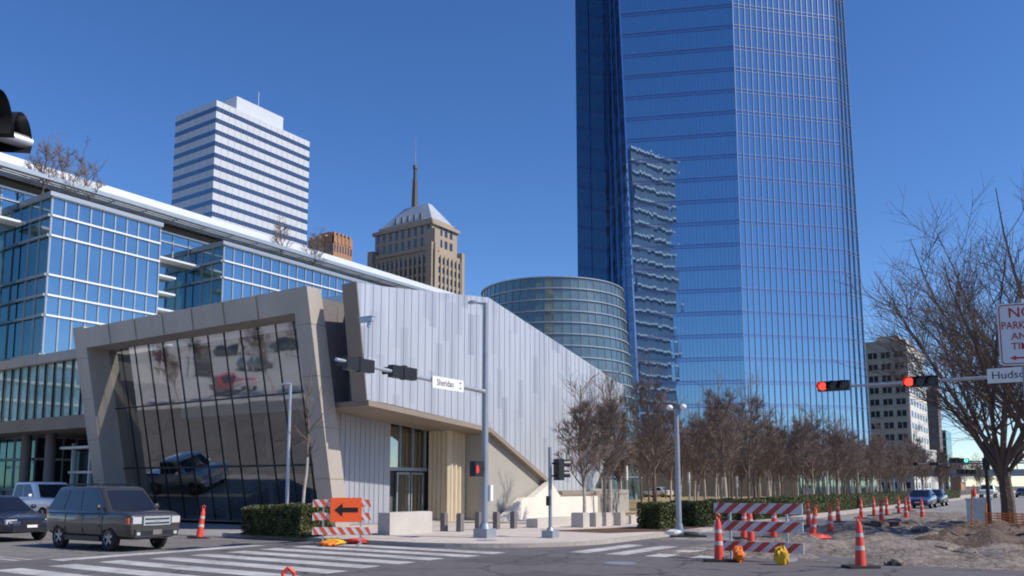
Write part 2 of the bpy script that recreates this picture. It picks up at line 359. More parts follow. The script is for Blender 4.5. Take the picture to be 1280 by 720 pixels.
# ================================================================== SETTING
SW = .12
def sheet(name, poly, z, m):
    mb = MB(); mb.add([(x, y, z) for x, y in poly], [list(range(len(poly)))]); return struct(name, mb, m)
def rect(x0, x1, y0, y1): return [(x0, y0), (x1, y0), (x1, y1), (x0, y1)]
sheet('ground', rect(-2500, 2500, -2500, 2500), -.03, M['ground'])
KX, KY = -11.8, 18.7
sheet('cross_street_road', rect(-20.6, 40, -40, 26), 0, M['asphalt'])
sheet('cross_street_west_road', rect(-150, -20.6, 2, 18.7), 0, M['west_road'])
sheet('main_street_road', rect(-13, 3.2, 26, 600), 0, M['concrete_road'])
sheet('driveway', rect(-150, -24.6, 18.7, 60), -.004, M['apron'])
sheet('parking_lot', rect(-200, -20.6, -120, 2), -.002, M['lot'])
# rounded corner pavement with a real kerb
arc = [(-16.4 + 4.6 * math.cos(R(a)), 23.3 + 4.6 * math.sin(R(a))) for a in range(-90, 1, 6)]
edge = [(-24.6, 18.7)] + arc + [(KX, 600)]
walk = MB()
inner = [(-24.6, 18.85)] + [(-16.4 + 4.45 * math.cos(R(a)), 23.3 + 4.45 * math.sin(R(a))) for a in range(-90, 1, 6)] + [(KX - .15, 600)]
walk.add([(x, y, SW) for x, y in inner] + [(-16, 600, SW), (-16, 41.5, SW), (-40, 41.5, SW), (-40, 24.6, SW), (-24.6, 24.6, SW)], [list(range(len(inner) + 5))])
struct('pavement', walk, M['sidewalk'])
kb = MB(); n = len(edge)
kb.add([(x, y, 0) for x, y in edge] + [(x, y, SW) for x, y in edge] + [(x, y, SW + .002) for x, y in inner],
       [[i, i + 1, n + i + 1, n + i] for i in range(n - 1)] + [[n + i, n + i + 1, 2 * n + i + 1, 2 * n + i] for i in range(n - 1)])
kb.quad((-24.6, 18.7, 0), (-24.6, 24.6, 0), (-24.6, 24.6, SW), (-24.6, 18.7, SW))
struct('kerb', kb, M['kerb'])
rp = MB(); rp.add([(-19.0, 18.72, .06), (-16.6, 18.72, .06), (-16.6, 19.6, SW + .004), (-19.0, 19.6, SW + .004)], [[0, 1, 2, 3]]); struct('ramp', rp, M['brick_ramp'])
lawn = MB(); lawn.box(-60, -16, 41.6, 140, -.02, SW + .02); struct('lawn', lawn, M['grass'])
sheet('planting_bed', [(-16.0, 26.2), (-13.4, 26.0), (-12.2, 28.6), (-12.15, 34), (-14.0, 31.6)], SW + .006, M['mulch'])
sheet('verge', [(-.9, 24), (40, 24), (40, 600), (3.2, 600), (3.2, 46), (-.9, 46)], .05, M['grass'])
# painted markings
mk = MB(); rn = random.Random(4)
y = 8.6
while y < 18.2:
    mk.box(-18.7 + rn.uniform(-.1, .1), -12.6 + rn.uniform(-.15, .15), y, y + .6, .003, .004); y += 1.15
x = -11.2
while x < -7.6:
    mk.box(x, x + .55, 19.4 + rn.uniform(-.1, .1), 22.9, .003, .004); x += 1.1
mk.box(-20.35, -19.75, 10.6, 16.6, .003, .004); mk.box(-40, -20.7, 10.3, 10.42, .003, .004); mk.box(-40, -20.7, 10.0, 10.12, .003, .004)
struct('road_markings', mk, M['paint'])
for nm, pl4 in (('asphalt_patch', [(-9.6, 11.6), (-6.3, 11.3), (-6.0, 14.4), (-9.4, 14.9)]), ('asphalt_patch', [(-12.2, 15.6), (-9.9, 15.7), (-9.8, 18.0), (-12.1, 17.9)])):
    sheet(nm, pl4, .002, M['patch'])
mh = MB(); mh.lathe([(.33, 0), (.33, .006)], 20); single('manhole_cover', 'dark round manhole cover in the pavement before the signal poles', 'manhole cover', mh, M['steel_dark'], (-14.7, 20.6, SW + .001))
mh = MB(); mh.lathe([(.36, 0), (.36, .004)], 24); pm_ = G(775, 704); single('manhole_cover', 'dark round manhole cover in the asphalt before the striped crossing', 'manhole cover', mh, M['steel_dark'], (pm_.x, pm_.y, .002))
# torn up lane: displaced dirt
from mathutils import noise as mnoise
dm = MB(); nx, ny = 60, 190
def dh(x, y):
    e = min(1, (x + 9.3) / .8, (y - 20.3) / .9, (3.0 - x) / .6, (62 - y) / 8)
    h = mnoise.fractal(Vector((x * .8, y * .55, 0)), .9, 2.1, 5) * .19 + .05 + max(0, mnoise.noise(Vector((x * .35, y * .3, 5)))) * .22
    h += -.09 * max(0, math.sin(x * 2.1 + mnoise.noise(Vector((x * .2, y * .15, 9))) * 3)) ** 3 + .07 * abs(mnoise.noise(Vector((x * 1.9, y * 1.5, 2))))
    return max(-.02, h * max(0, e)) + .004
for j in range(ny + 1):
    for i in range(nx + 1):
        xx = -9.3 + 12.3 * i / nx; yy = 20.3 + 42 * (j / ny) ** 1.4
        dm.v.append((xx, yy, dh(xx, yy)))
for j in range(ny):
    for i in range(nx):
        a = j * (nx + 1) + i; dm.f.append([a, a + 1, a + nx + 2, a + nx + 1]); dm.m.append(0); dm.sm.append(True)
struct('dirt_excavation', dm, M['dirt'], fix=False)
# earth bank around the big street tree
em = MB(); nx, ny = 44, 40
for j in range(ny + 1):
    for i in range(nx + 1):
        xx = -4.6 + 7 * i / nx; yy = 27 + 12 * j / ny
        e = min(1, max(0, min((xx + 4.6) / 1.2, (yy - 27) / .7, (39 - yy) / 3, (2.4 - xx) / .6)))
        em.v.append((xx, yy, -.05 + e * (.34 + mnoise.fractal(Vector((xx * 1.2, yy * 1.2, 3)), .9, 2, 5) * .3)))
for j in range(ny):
    for i in range(nx):
        a = j * (nx + 1) + i; em.f.append([a, a + 1, a + nx + 2, a + nx + 1]); em.m.append(0); em.sm.append(True)
struct('soil_bank', em, M['soil'], fix=False)

# ================================================================== AUDITORIUM
HX, WX = -22.5, -25.3                   # planes of the metal wall and of the recessed street wall
AX, AY = -24.2, 23.7                    # right corner and foot line of the leaning portal
LEAN = .2
t = thing('auditorium', 'low wedge shaped auditorium with a leaning tan framed glass front and ribbed grey metal wall', 'building', (-30, 30, SW))
def ly(d): return lambda x, y, z: (x, AY + y - LEAN * (z - SW), z)
AL = -41.0; ZT = 9.45
DEP = .75
m = MB()
m.box(AX - .85, AX, 0, DEP, SW, ZT, fn=ly(0))                                  # right member
m.box(AL, AL + 1.0, 0, DEP, SW, ZT + .1, fn=ly(0))                             # left member
m.box(AL + 1.0, AX - .85, 0, DEP, ZT - .95, ZT, fn=ly(0))                      # head beam
m.box(AL + .8, AL + 1.0, DEP + .002, 1.6, SW, ZT - .1, fn=ly(0)); m.box(AX - 1.05, AX - .853, DEP + .002, 1.6, SW, ZT - .1, fn=ly(0)); m.box(AL + 1.002, AX - 1.052, DEP + .002, 1.6, ZT - .95, ZT - .5, fn=ly(0))
# panel joints
for x in [AL + 1.0 + i * (AX - AL - 1.85) / 7 for i in range(1, 7)]:
    a = (x, AY - .012 - LEAN * (ZT - SW), ZT); b = (x, AY - .012 - LEAN * (ZT - .95 - SW), ZT - .95); m.bar(a, b, .03, .016, (0, -1, -.2), 1)
for z in (2.0, 4.0, 6.0, 8.0):
    m.box(AX - .85, AX, -.012, 0, z, z + .025, 1, fn=ly(0)); m.box(AX, AX + .012, 0, DEP, z, z + .025, 1, fn=ly(0))
    m.box(AL, AL + 1, -.012, 0, z, z + .025, 1, fn=ly(0))
part('portal_frame', m, [M['tan'], M['tan_dark']], t, world=True)
# glass front
GD = 1.15
gx0, gx1 = AL + 1.003, AX - 1.053
m = MB(); N = 13; rn = random.Random(2); LV = (SW + .05, 2.6, 5.6, ZT - .953)
for i in range(N):
    xa, xb = gx0 + (gx1 - gx0) * i / N, gx0 + (gx1 - gx0) * (i + 1) / N
    for za, zb in zip(LV, LV[1:]):
        q = [rn.uniform(-.004, .004) for _ in range(4)]
        f = ly(0); m.quad(f(xa, GD + q[0], za), f(xb, GD + q[1], za), f(xb, GD + q[2], zb), f(xa, GD + q[3], zb))
gl = part('glass_front', m, M['aud_glass'], t, world=True, fix=False)
m = MB()
for i in range(1, N):
    xa = gx0 + (gx1 - gx0) * i / N; m.box(xa - .014, xa + .014, GD - .04, GD - .008, LV[0], LV[-1], fn=ly(0))
for z in LV[1:3]: m.box(gx0, gx1, GD - .07, GD - .042, z - .035, z + .035, fn=ly(0))
part('mullion', m, M['mull_dark'], gl, world=True)
m = MB(); m.box(gx0 - .5, gx1 + .5, 24.6, 34, SW + .01, SW + .03); part('interior_floor', m, M['room_floor'], t, world=True)
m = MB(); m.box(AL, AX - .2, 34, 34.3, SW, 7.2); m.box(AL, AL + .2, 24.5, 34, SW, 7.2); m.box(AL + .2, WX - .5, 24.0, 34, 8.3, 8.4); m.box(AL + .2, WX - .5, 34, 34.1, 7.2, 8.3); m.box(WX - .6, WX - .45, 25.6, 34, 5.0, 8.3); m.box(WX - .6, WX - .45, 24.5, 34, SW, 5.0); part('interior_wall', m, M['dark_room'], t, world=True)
m = MB()
for k in range(16): m.box(-37.5 + k * .5, -37.0 + k * .5, 27.5, 30, SW + k * .17, SW + .3 + k * .17)
m.prism([(-38, .15), (-37.7, .15), (-29.2, 3.1), (-29.2, 4.1), (-29.5, 4.1), (-38, 1.2)], 'y', 27.3, 27.38); part('stair', m, M['stair'], t, world=True)
m = MB()
for x in (-34.5, -31.2, -28.4): m.tube((x, 26.6, SW), (x - .2, 25.9, 7.2), .16, .16, 10)
part('column', m, M['stair'], t, world=True)
m = MB(); m.box(-30.5, -26.5, 30, 30.2, SW, 3.4); part('back_panel', m, M['curtain_red'], t, world=True)
# metal hull
hull = [(24.7, 5.0), (24.55, 9.72), (31.6, 10.62), (46.0, 7.8), (45.3, 5.0), (41.9, 1.5), (37.7, 1.5), (36.8, 2.2), (31.8, 4.45)]
def topz(y): return 9.72 + (y - 24.55) * .9 / 7.05 if y < 31.6 else 10.62 - (y - 31.6) * 2.82 / 14.4
def botz(y):
    P = [(22, 5.2), (23.6, 5.05), (31.8, 4.45), (36.8, 2.2), (37.7, 1.5), (41.9, 1.5), (45.3, 5.0), (46.0, 7.8)]
    for (a, b), (c, d) in zip(P, P[1:]):
        if a <= y <= c: return b + (d - b) * (y - a) / (c - a)
    return 5
m = MB(); m.prism(hull, 'x', -36, HX)
# the thick end of the wall, leaning with the portal
m.add([(HX, 23.55, 5.05), (HX - .78, 23.55, 5.05), (HX - .78, 22.85, 9.55), (HX, 22.85, 9.55), (HX, 24.7, 5.0), (HX - .78, 24.7, 5.0), (HX - .78, 24.55, 9.72), (HX, 24.55, 9.72)],
      [[0, 1, 2, 3], [0, 4, 5, 1], [1, 5, 6, 2], [2, 6, 7, 3], [3, 7, 4, 0]])
def seam_material():
    mm = mat('zinc_standing_seam', (.52, .53, .56), .42, .35, .10, .5, stretch=(1, 1, .15))
    n = mm.node_tree.nodes; l = mm.node_tree.links; b = n['Principled BSDF']; src = b.inputs['Base Color'].links[0].from_socket
    tc = n.new('ShaderNodeTexCoord'); mp = n.new('ShaderNodeMapping'); mp.inputs['Rotation'].default_value = (0, R(90), R(90)); l.new(tc.outputs['Object'], mp.inputs[0])
    sp = n.new('ShaderNodeSeparateXYZ'); l.new(tc.outputs['Object'], sp.inputs[0])
    def mth(op, a, b_=None, v=None):
        q = n.new('ShaderNodeMath'); q.operation = op; l.new(a, q.inputs[0])
        if b_ is not None: l.new(b_, q.inputs[1])
        if v is not None: q.inputs[1].default_value = v
        return q.outputs[0]
    def white(comb):
        wn = n.new('ShaderNodeTexWhiteNoise'); wn.noise_dimensions = '2D'; l.new(comb, wn.inputs['Vector']); return wn.outputs['Value']
    strip = mth('FLOOR', mth('DIVIDE', sp.outputs['Y'], v=.46))
    c1 = n.new('ShaderNodeCombineXYZ'); l.new(strip, c1.inputs[0]); r1 = white(c1.outputs[0])
    zz = mth('FLOOR', mth('ADD', mth('DIVIDE', sp.outputs['Z'], v=1.9), mth('MULTIPLY', r1, v=7.)))
    c2 = n.new('ShaderNodeCombineXYZ'); l.new(strip, c2.inputs[0]); l.new(zz, c2.inputs[1]); r2 = white(c2.outputs[0])
    pw = mth('POWER', r2, v=3.)
    cr = n.new('ShaderNodeValToRGB'); cr.color_ramp.elements[0].color = (1.06, 1.06, 1.06, 1); cr.color_ramp.elements[1].color = (.78, .79, .83, 1); l.new(pw, cr.inputs[0])
    mx = n.new('ShaderNodeMix'); mx.data_type = 'RGBA'; mx.blend_type = 'MULTIPLY'; mx.inputs[0].default_value = 1; l.new(src, mx.inputs[6]); l.new(cr.outputs[0], mx.inputs[7]); l.new(mx.outputs[2], b.inputs['Base Color'])
    return mm
hb = part('metal_wall', m, seam_material(), t, world=True)
m = MB(); y = 23.3
while y < 45.9:
    zb = botz(y) if y > 23.6 else 5.05 + (23.55 - y) * 6.4; zt = topz(max(y, 24.55)) if y > 22.9 else 9.5
    if zt - zb > .3: m.box(HX, HX + .02, y - .01, y + .01, zb + .02, zt - .02)
    y += .46
part('standing_seam', m, M['seam'], hb, world=True)
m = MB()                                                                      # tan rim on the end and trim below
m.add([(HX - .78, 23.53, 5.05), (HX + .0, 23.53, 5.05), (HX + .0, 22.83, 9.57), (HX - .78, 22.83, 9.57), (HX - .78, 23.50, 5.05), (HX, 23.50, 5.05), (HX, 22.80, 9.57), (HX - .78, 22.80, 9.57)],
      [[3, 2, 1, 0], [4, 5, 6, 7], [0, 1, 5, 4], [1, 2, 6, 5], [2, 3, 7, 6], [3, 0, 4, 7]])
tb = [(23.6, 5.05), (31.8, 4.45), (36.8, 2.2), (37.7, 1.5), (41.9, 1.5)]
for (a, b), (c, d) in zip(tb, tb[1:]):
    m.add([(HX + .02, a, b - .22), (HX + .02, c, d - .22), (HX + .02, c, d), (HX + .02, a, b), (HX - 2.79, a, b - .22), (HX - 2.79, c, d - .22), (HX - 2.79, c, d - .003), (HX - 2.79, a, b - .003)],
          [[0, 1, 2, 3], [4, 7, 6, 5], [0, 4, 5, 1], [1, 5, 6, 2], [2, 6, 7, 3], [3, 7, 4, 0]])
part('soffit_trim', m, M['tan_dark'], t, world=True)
# recessed street wall below the hull
def wallpoly(y0, y1, z0=SW, cut=None): return [(y0, z0), (y1, z0), (y1, botz(y1) + .1), (y0, botz(y0) + .1)]
m = MB(); m.prism([(24.4, SW), (28.0, SW), (28.0, botz(28.) + .1), (23.4, botz(23.6) + .1)], 'x', WX - .4, WX); cl = part('cladding_panel', m, M['clad'], t, world=True)
m = MB(); y = 24.6
while y < 27.9: m.box(WX, WX + .03, y - .012, y + .012, SW, botz(y) + .05); y += .3
m.box(WX, WX + .015, 24.32, 27.98, 2.4, 2.43)
part('panel_rib', m, M['seam'], cl, world=True)
m = MB(); m.prism([(23.3, 5.1), (25.5, 5.1), (25.5, 9.3), (22.55, 9.2)], 'x', -25.04, -24.62); m.box(-24.62, -24.605, 23.9, 23.93, 5.1, 9.0); part('hull_shade_panel', m, M['stone_dark'], t, world=True)  # dark tone stands in for the hull's shadow on this side
m = MB(); m.box(WX - .3, WX - .27, 28.05, 30.75, 2.5, 4.9); en = part('entrance_window', m, M['door_glass'], t, world=True)
m = MB()
for y in (28.0, 28.9, 29.8, 30.7): m.box(WX - .34, WX - .2, y, y + .07, 2.5, 4.9)
m.box(WX - .34, WX - .15, 28.0, 30.8, 2.42, 2.58)
part('window_frame', m, M['alu_grey'], en, world=True)
for y in (28.75, 29.75):
    m = MB(); m.box(WX - .3, WX - .27, y, y + .9, SW + .02, 2.36); dd = part('door', m, M['door_glass'], t, world=True)
    m = MB(); m.box(WX - .33, WX - .24, y, y + .07, SW + .02, 2.36); m.box(WX - .33, WX - .24, y + .83, y + .9, SW + .02, 2.36); m.box(WX - .33, WX - .24, y + .07, y + .83, 2.26, 2.36); m.box(WX - .33, WX - .24, y + .07, y + .83, SW + .02, SW + .25)
    part('door_frame', m, M['alu_grey'], dd, world=True)
    m = MB(); m.box(WX - .2, WX - .17, y + .72, y + .76, .8, 1.4); m.box(WX - .24, WX - .17, y + .72, y + .76, .8, .84); m.box(WX - .24, WX - .17, y + .72, y + .76, 1.36, 1.4); part('handle', m, M['chrome'], dd, world=True)
m = MB(); m.box(WX - 3, WX - 2.9, 27.9, 31, SW, 5); m.box(WX - 2.9, WX - .4, 27.6, 28.0, SW, 5); part('lobby_wall', m, M['beige'], t, world=True)
m = MB()
FX = -24.1; y = PX(561, 600, FX).y; yF = PX(580, 600, FX).y; x = WX - .1
while x < FX - .2:
    m.prism([(x, y + .25), (x, y + .12), (x + .08, y), (x + .17, y), (x + .25, y + .12), (x + .25, y + .25)], 'z', SW, 4.6); x += .26
y += .05
while y < yF:
    m.prism([(FX - .4, y), (FX - .12, y), (FX + .04, y + .11), (FX + .04, y + .2), (FX - .12, y + .31), (FX - .4, y + .31)], 'z', SW, botz(y + .31) + .1); y += .32
part('fluted_panel', m, M['cream'], t, world=True)
m = MB(); m.prism([(yF + .1, SW), (47, SW), (47, 1.5), (41.9, 1.6), (37.7, 1.6), (36.8, 2.3), (31.8, 4.5), (yF + .1, 4.55)], 'x', FX - .4, FX + 1.3); part('smooth_wall', m, M['beige'], t, world=True)
m = MB(); m.prism([(32.3, SW), (41.8, SW), (41.8, 1.27), (37.6, 1.27), (36.8, 1.95), (35.1, 1.18), (34.2, 1.15)], 'x', -22.6, -22.2); part('sunlit_parapet_wall', m, M['white_wall'], t, world=True)  # white shape traces the sunlit part, its slanted end the shadow edge
m = MB(); m.box(-22.7, -22.1, 37.7, 41.9, 1.275, 1.45); part('wall_coping', m, M['tan_dark'], t, world=True)

# ================================================================== GLASS OFFICE BLOCK
OX = -60.0
t = thing('office_block', 'long blue glass office block with white roof edge and stepped bays behind the auditorium', 'building', (-66, 60, 0))
def grid(mb, fr, axis, fixed, a0, a1, zs, na, sgn, jit=.004, seed=1):
    rn = random.Random(seed)
    for i in range(na):
        for za, zb in zip(zs, zs[1:]):
            p, q = a0 + (a1 - a0) * i / na, a0 + (a1 - a0) * (i + 1) / na
            j = [fixed + rn.uniform(-jit, jit) for _ in range(4)]
            if axis == 'x': mb.quad((j[0], p, za), (j[1], q, za), (j[2], q, zb), (j[3], p, zb))
            else: mb.quad((p, j[0], za), (q, j[1], za), (q, j[2], zb), (p, j[3], zb))
    for i in range(na + 1):
        p = a0 + (a1 - a0) * i / na
        if axis == 'x': fr.box(fixed, fixed + sgn * .07, p - .05, p + .05, zs[0], zs[-1], 1)
        else: fr.box(p - .05, p + .05, fixed, fixed + sgn * .07, zs[0], zs[-1], 1)
    for z in zs:
        lo, hi = min(a0, a1), max(a0, a1)
        if axis == 'x': fr.box(fixed + sgn * .072, fixed + sgn * .17, lo, hi, z - .065, z + .065, 0)
        else: fr.box(lo, hi, fixed + sgn * .072, fixed + sgn * .2, z - .09, z + .09, 0)
rows = [0.5]
while rows[-1] < 21: rows += [rows[-1] + 1.38, rows[-1] + 2.76, rows[-1] + 5.5]
ZMAIN = [z * 22.0 / 22.0 for z in (0.6, 2.2, 5.0, 7.8, 9.2, 10.6, 13.4, 14.8, 16.2, 19.0, 20.4, 21.8, 22.6)]
m, fr = MB(), MB(); grid(m, fr, 'x', OX - 1.2, 18, 96, ZMAIN, 52, 1, seed=3)
g = part('curtain_wall', m, M['o_glass'], t, world=True, fix=False); part('mullion', fr, [M['alu'], M['alu_grey']], g, world=True)
m = MB(); m.box(OX - 40, OX - 1.25, 18, 96, 0, 23.2); part('block_core', m, M['podium'], t, world=True)
m = MB(); m.box(OX - 40, OX + .2, 17.6, 97, 23.62, 24.5); rf = part('roof_edge', m, M['alu'], t, world=True)
m = MB(); y = 18
while y < 96:
    m.box(OX - 1.2, OX + 1.0, y - .06, y + .06, 23.35, 23.6); y += 2.7
for k in range(5): m.box(OX - .9 + k * .42, OX - .72 + k * .42, 17.8, 96.5, 23.28, 23.34)
m.box(OX + 1.0, OX + 1.1, 17.8, 96.8, 23.3, 23.62)
part('louvre_canopy', m, M['alu_grey'], t, world=True)
BR = 21.5
ZB = [BR - q for q in (0, 1.35, 2.75, 5.5, 6.9, 8.3, 11.0, 12.4, 13.8, 16.5, 18.0, 20.0)][::-1]
for k, (y0, y1, nc) in enumerate(((28.4, 36.6, 9), (42.4, 62, 20))):
    m, fr = MB(), MB()
    grid(m, fr, 'x', OX + 3, y0, y1, ZB, nc, 1, seed=11 + k)
    b = part('bay_glazing', m, M['o_glass'], t, world=True, fix=False); part('mullion', fr, [M['alu'], M['alu_grey']], b, world=True)
    m, fr = MB(), MB(); grid(m, fr, 'y', y0, OX - 1.2, OX + 3, ZB, 3, -1, seed=21 + k)
    b2 = part('bay_return', m, M['o_teal'], t, world=True, fix=False); part('mullion', fr, [M['alu_grey'], M['alu_grey']], b2, world=True)
    m = MB(); m.box(OX - 1.1, OX + 2.9, y0 + .05, y1, 0, BR - .25); m.box(OX - 1.1, OX + 3.25, y0 - .25, y1 + .1, BR - .02, BR + .28); part('bay_roof', m, M['alu_grey'], t, world=True)
for k, (y0, y1) in enumerate(((18, 28.35), (36.65, 42.35))):
    m = MB(); m.box(OX - 1.0, OX - .9, y0, y1, .5, BR - 1.0); b = part('recess_glazing', m, M['o_teal'], t, world=True)
    fr = MB(); z = BR - 1.6; q = 0
    while z > 1:
        fr.box(OX - .88, OX + (.35 if q == 0 else .0), y0, y1 - (2.2 if q else .3), z, z + .16); z -= 1.38; q += 1
    yy = y0 + 1.2
    while yy < y1 - 2: fr.box(OX - .86, OX - .7, yy, yy + .1, .6, BR - 1.7); yy += 2.6
    part('sun_fin', fr, M['alu'], b, world=True)

# low glass pavilion between
t = thing('glass_pavilion', 'low pavilion of pale green glass above a dark recessed entrance left of the auditorium', 'building', (-52, 30, 0))
PYY = 26.0
m = MB(); m.box(-75, -44.0, PYY - .4, 40, 9.1, 9.65); part('roof_slab', m, M['tan'], t, world=True)
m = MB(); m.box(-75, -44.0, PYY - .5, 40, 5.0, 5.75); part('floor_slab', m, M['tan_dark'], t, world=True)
m, fr = MB(), MB(); rn = random.Random(5)
N = 30
for i in range(N):
    a, b = -75 + 30.6 * i / N, -75 + 30.6 * (i + 1) / N; j = [PYY + rn.uniform(-.006, .006) for _ in range(4)]
    m.quad((a, j[0], 5.76), (b, j[1], 5.76), (b, j[2], 9.09), (a, j[3], 9.09)); fr.box(a - .03, a + .03, PYY - .10, PYY - .02, 5.76, 9.09)
pg = part('glass_band', m, M['pav_glass'], t, world=True, fix=False); part('mullion', fr, M['mull_dark'], pg, world=True)
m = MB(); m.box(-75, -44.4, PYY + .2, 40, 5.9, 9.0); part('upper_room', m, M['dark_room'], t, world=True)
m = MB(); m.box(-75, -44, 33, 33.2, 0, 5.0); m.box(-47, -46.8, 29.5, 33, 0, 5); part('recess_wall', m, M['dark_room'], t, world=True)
m = MB(); m.box(-52.5, -44, 28.5, 28.6, .1, 3.9); eg = part('entrance_glazing', m, M['o_teal'], t, world=True)
fr = MB()
for x in (-52.4, -50.4, -48.4, -46.4): fr.box(x, x + .14, 28.3, 28.48, .1, 4.4)
fr.box(-52.5, -44, 27.6, 28.5, 4.0, 4.15); fr.box(-52.5, -44, 28.2, 28.45, 2.5, 2.65)
part('entrance_frame', fr, M['alu'], eg, world=True)
for x in (-70, -63, -56.2, -53.2):
    m = MB(); m.tube((x, 27.4, 0), (x, 27.4, 5.0), .32, .32, 14); part('column', m, M['stone_dark'], t, world=True)
for x in (-60, -58, -66):
    m = MB(); m.box(x, x + 1.1, 32.9, 32.96, 0, 2.6); part('door', m, M['curtain_red'], t, world=True)

# ================================================================== FAR TOWERS
# white banded tower
c = D(271, 125, 280); x0, y0, zt = c.x, c.y, c.z
yR = PX(387, 181, x0).y; xL = PY(220, 145, y0).x
t = thing('banded_tower', 'white office tower with dark ribbon windows rising behind the glass block', 'building', ((x0 + xL) / 2, (y0 + yR) / 2, 0))
m = MB(); m.box(xL, x0, y0, yR, 0, zt)
for i in range(1, 16): yy = y0 + (yR - y0) * i / 16; m.box(x0, x0 + .03, yy - .06, yy + .06, 0, zt - .4, 1)
for i in range(1, 6): xx = xL + (x0 - xL) * i / 6; m.box(xx - .06, xx + .06, y0 - .03, y0, 0, zt - .4, 1)
part('wall', m, [M['off_white'], M['alu_grey']], t, world=True)
fl = 3.98
for k in range(1, 13):
    z = zt - fl * k + .35; m = MB(); m.box(xL + .02, x0 + .1, y0 - .1, yR - .02, z, z + 1.5)
    for i in range(1, 32): yy = y0 + (yR - y0) * i / 32; m.box(x0 + .1, x0 + .14, yy - .06, yy + .06, z, z + 1.5, 1)
    part('ribbon_window', m, [M['off_band'], M['stone_dark']], t, world=True)
p = PX(296, 120, x0 - 3); q = PX(352, 143, x0 - 3)
m = MB(); m.box(xL + 6, x0 - 3, PX(296, 125, x0 - 3).y, PX(354, 150, x0 - 3).y, zt - 1, p.z); part('penthouse', m, M['off_white'], t, world=True)
m = MB(); m.tube((x0 - 4, y0 + 20, zt), (x0 - 4, y0 + 20, zt + 12), .12); part('antenna', m, M['steel'], t, world=True)
# brown brick building
c = D(440, 330, 330); x0 = c.x; y1 = c.y; y0 = PX(417, 300, x0).y
t = thing('brick_block', 'brown brick block with notched parapet peeking over the glass block roof', 'building', (x0 - 12, (y0 + y1) / 2, 0))
zt = PX(417, 293, x0).z; xl = PY(385, 300, y0).x
m = MB(); m.box(xl, x0, y0, y1, 0, zt)
for i in range(5): m.box(x0 - 3, x0 + .3, y0 + i * (y1 - y0) / 5, y0 + (i + .5) * (y1 - y0) / 5, zt - 3, zt + 1.2)
for i in range(4): m.box(xl + (i + .3) * (x0 - xl) / 4, xl + (i + .8) * (x0 - xl) / 4, y0 - .3, y0 + 2, zt - 3, zt + .8)
m.box(x0 - 10, x0 - 4, y0 + 2, y1 - 4, zt, zt + 2.4)
part('wall', m, M['brick'], t, world=True)
for r in range(3):
    for i in range(7):
        yy = y0 + (i + .3) * (y1 - y0) / 7; m = MB(); m.box(x0 + .01, x0 + .06, yy, yy + (y1 - y0) / 16, zt - 6.5 - r * 5, zt - 3.6 - r * 5); part('window', m, M['deco_win'], t, world=True)
    for i in range(4):
        xx = xl + (i + .4) * (x0 - xl) / 4; m = MB(); m.box(xx, xx + 1.2, y0 - .06, y0 - .01, zt - 6.5 - r * 5, zt - 3.6 - r * 5); part('window', m, M['deco_win'], t, world=True)
# art deco tower
dd = 330
c = D(541, 330, dd); x0, y0 = c.x, c.y
def zpx(py): return PX(541, py, x0).z
xl = PY(461, 330, y0).x; y1 = PX(579, 340, x0).y
t = thing('deco_tower', 'brown stepped art deco tower with silver hipped roof and spire', 'building', ((x0 + xl) / 2, (y0 + y1) / 2, 0))
zA = zpx(311); zB = zpx(278); W = x0 - xl; L = y1 - y0
m = MB(); m.box(xl, x0, y0, y1, 0, zA)
m.box(xl + W * .13, x0 - 2.0, y0 - .8, y0 + L, zA, zA + 1.5)
i1 = W * .07; j1 = L * .06
m.box(xl + i1, x0 - 1.5, y0 + 1, y1 - j1 * 2, zA, zB)
for k, (fx, fw) in enumerate(((.0, .08), (.92, .08))): m.box(xl + W * fx, xl + W * (fx + fw), y0 - .9, y0 + 3, 0, zA + 4 - k)
for fy in (.02, .9): m.box(x0 - 2, x0 + .8, y0 + L * fy, y0 + L * (fy + .09), 0, zA + 2.5)
m.box(x0 - 5, x0 + .5, y0 + .5, y0 + L * .2, zA, zA + 9)
m.box(xl + i1 - 1, x0 - .5, y0 + .2, y1 - j1 * 2 + .8, zB, zB + 1.4)
zC = zB + 3.2
m.box(xl + i1 + 1.0, x0 - 2.4, y0 + 2.0, y1 - j1 * 2 - 1.0, zB + 1.4, zC)
n_ = 12
for i in range(n_ + 1):
    xx = xl + W * (.08 + .84 * i / n_); m.box(xx - .55, xx + .55, y0 - .55, y0 - .003, 0, zA - 1.5)
for i in range(7):
    yy = y0 + L * (.12 + .78 * i / 6); m.box(x0 + .003, x0 + .5, yy - .55, yy + .55, 0, zA - 1.5)
part('wall', m, M['deco'], t, world=True)
for i in range(n_):
    xx = xl + W * (.08 + .84 * (i + .5) / n_)
    for k in range(5): m = MB(); m.box(xx - .75, xx + .75, y0 - .12, y0 - .004, zA - 5.2 - k * 4.0, zA - 2.5 - k * 4.0); part('window', m, M['deco_win'], t, world=True)
for i in range(6):
    yy = y0 + L * (.12 + .78 * (i + .5) / 6)
    for k in range(5): m = MB(); m.box(x0 + .004, x0 + .12, yy - .8, yy + .8, zA - 4.9 - k * 3.9, zA - 2.5 - k * 3.9); part('window', m, M['deco_win'], t, world=True)
for i in range(9):
    xx = xl + i1 + (W - i1 - 1.5) * (i + .5) / 9
    for k in range(2): m = MB(); m.box(xx - .6, xx + .6, y0 + .88, y0 + .997, zA + 2.4 + k * 5, zA + 6 + k * 5); part('window', m, M['deco_win'], t, world=True)
for i in range(3):
    yy = y0 + L * .34 + (L * .5) * i / 3
    for k in range(2): m = MB(); m.box(x0 - 1.497, x0 - 1.38, yy - .9, yy + .9, zA + 2.6 + k * 5, zA + 5.8 + k * 5); part('window', m, M['deco_win'], t, world=True)
zR = zpx(243)
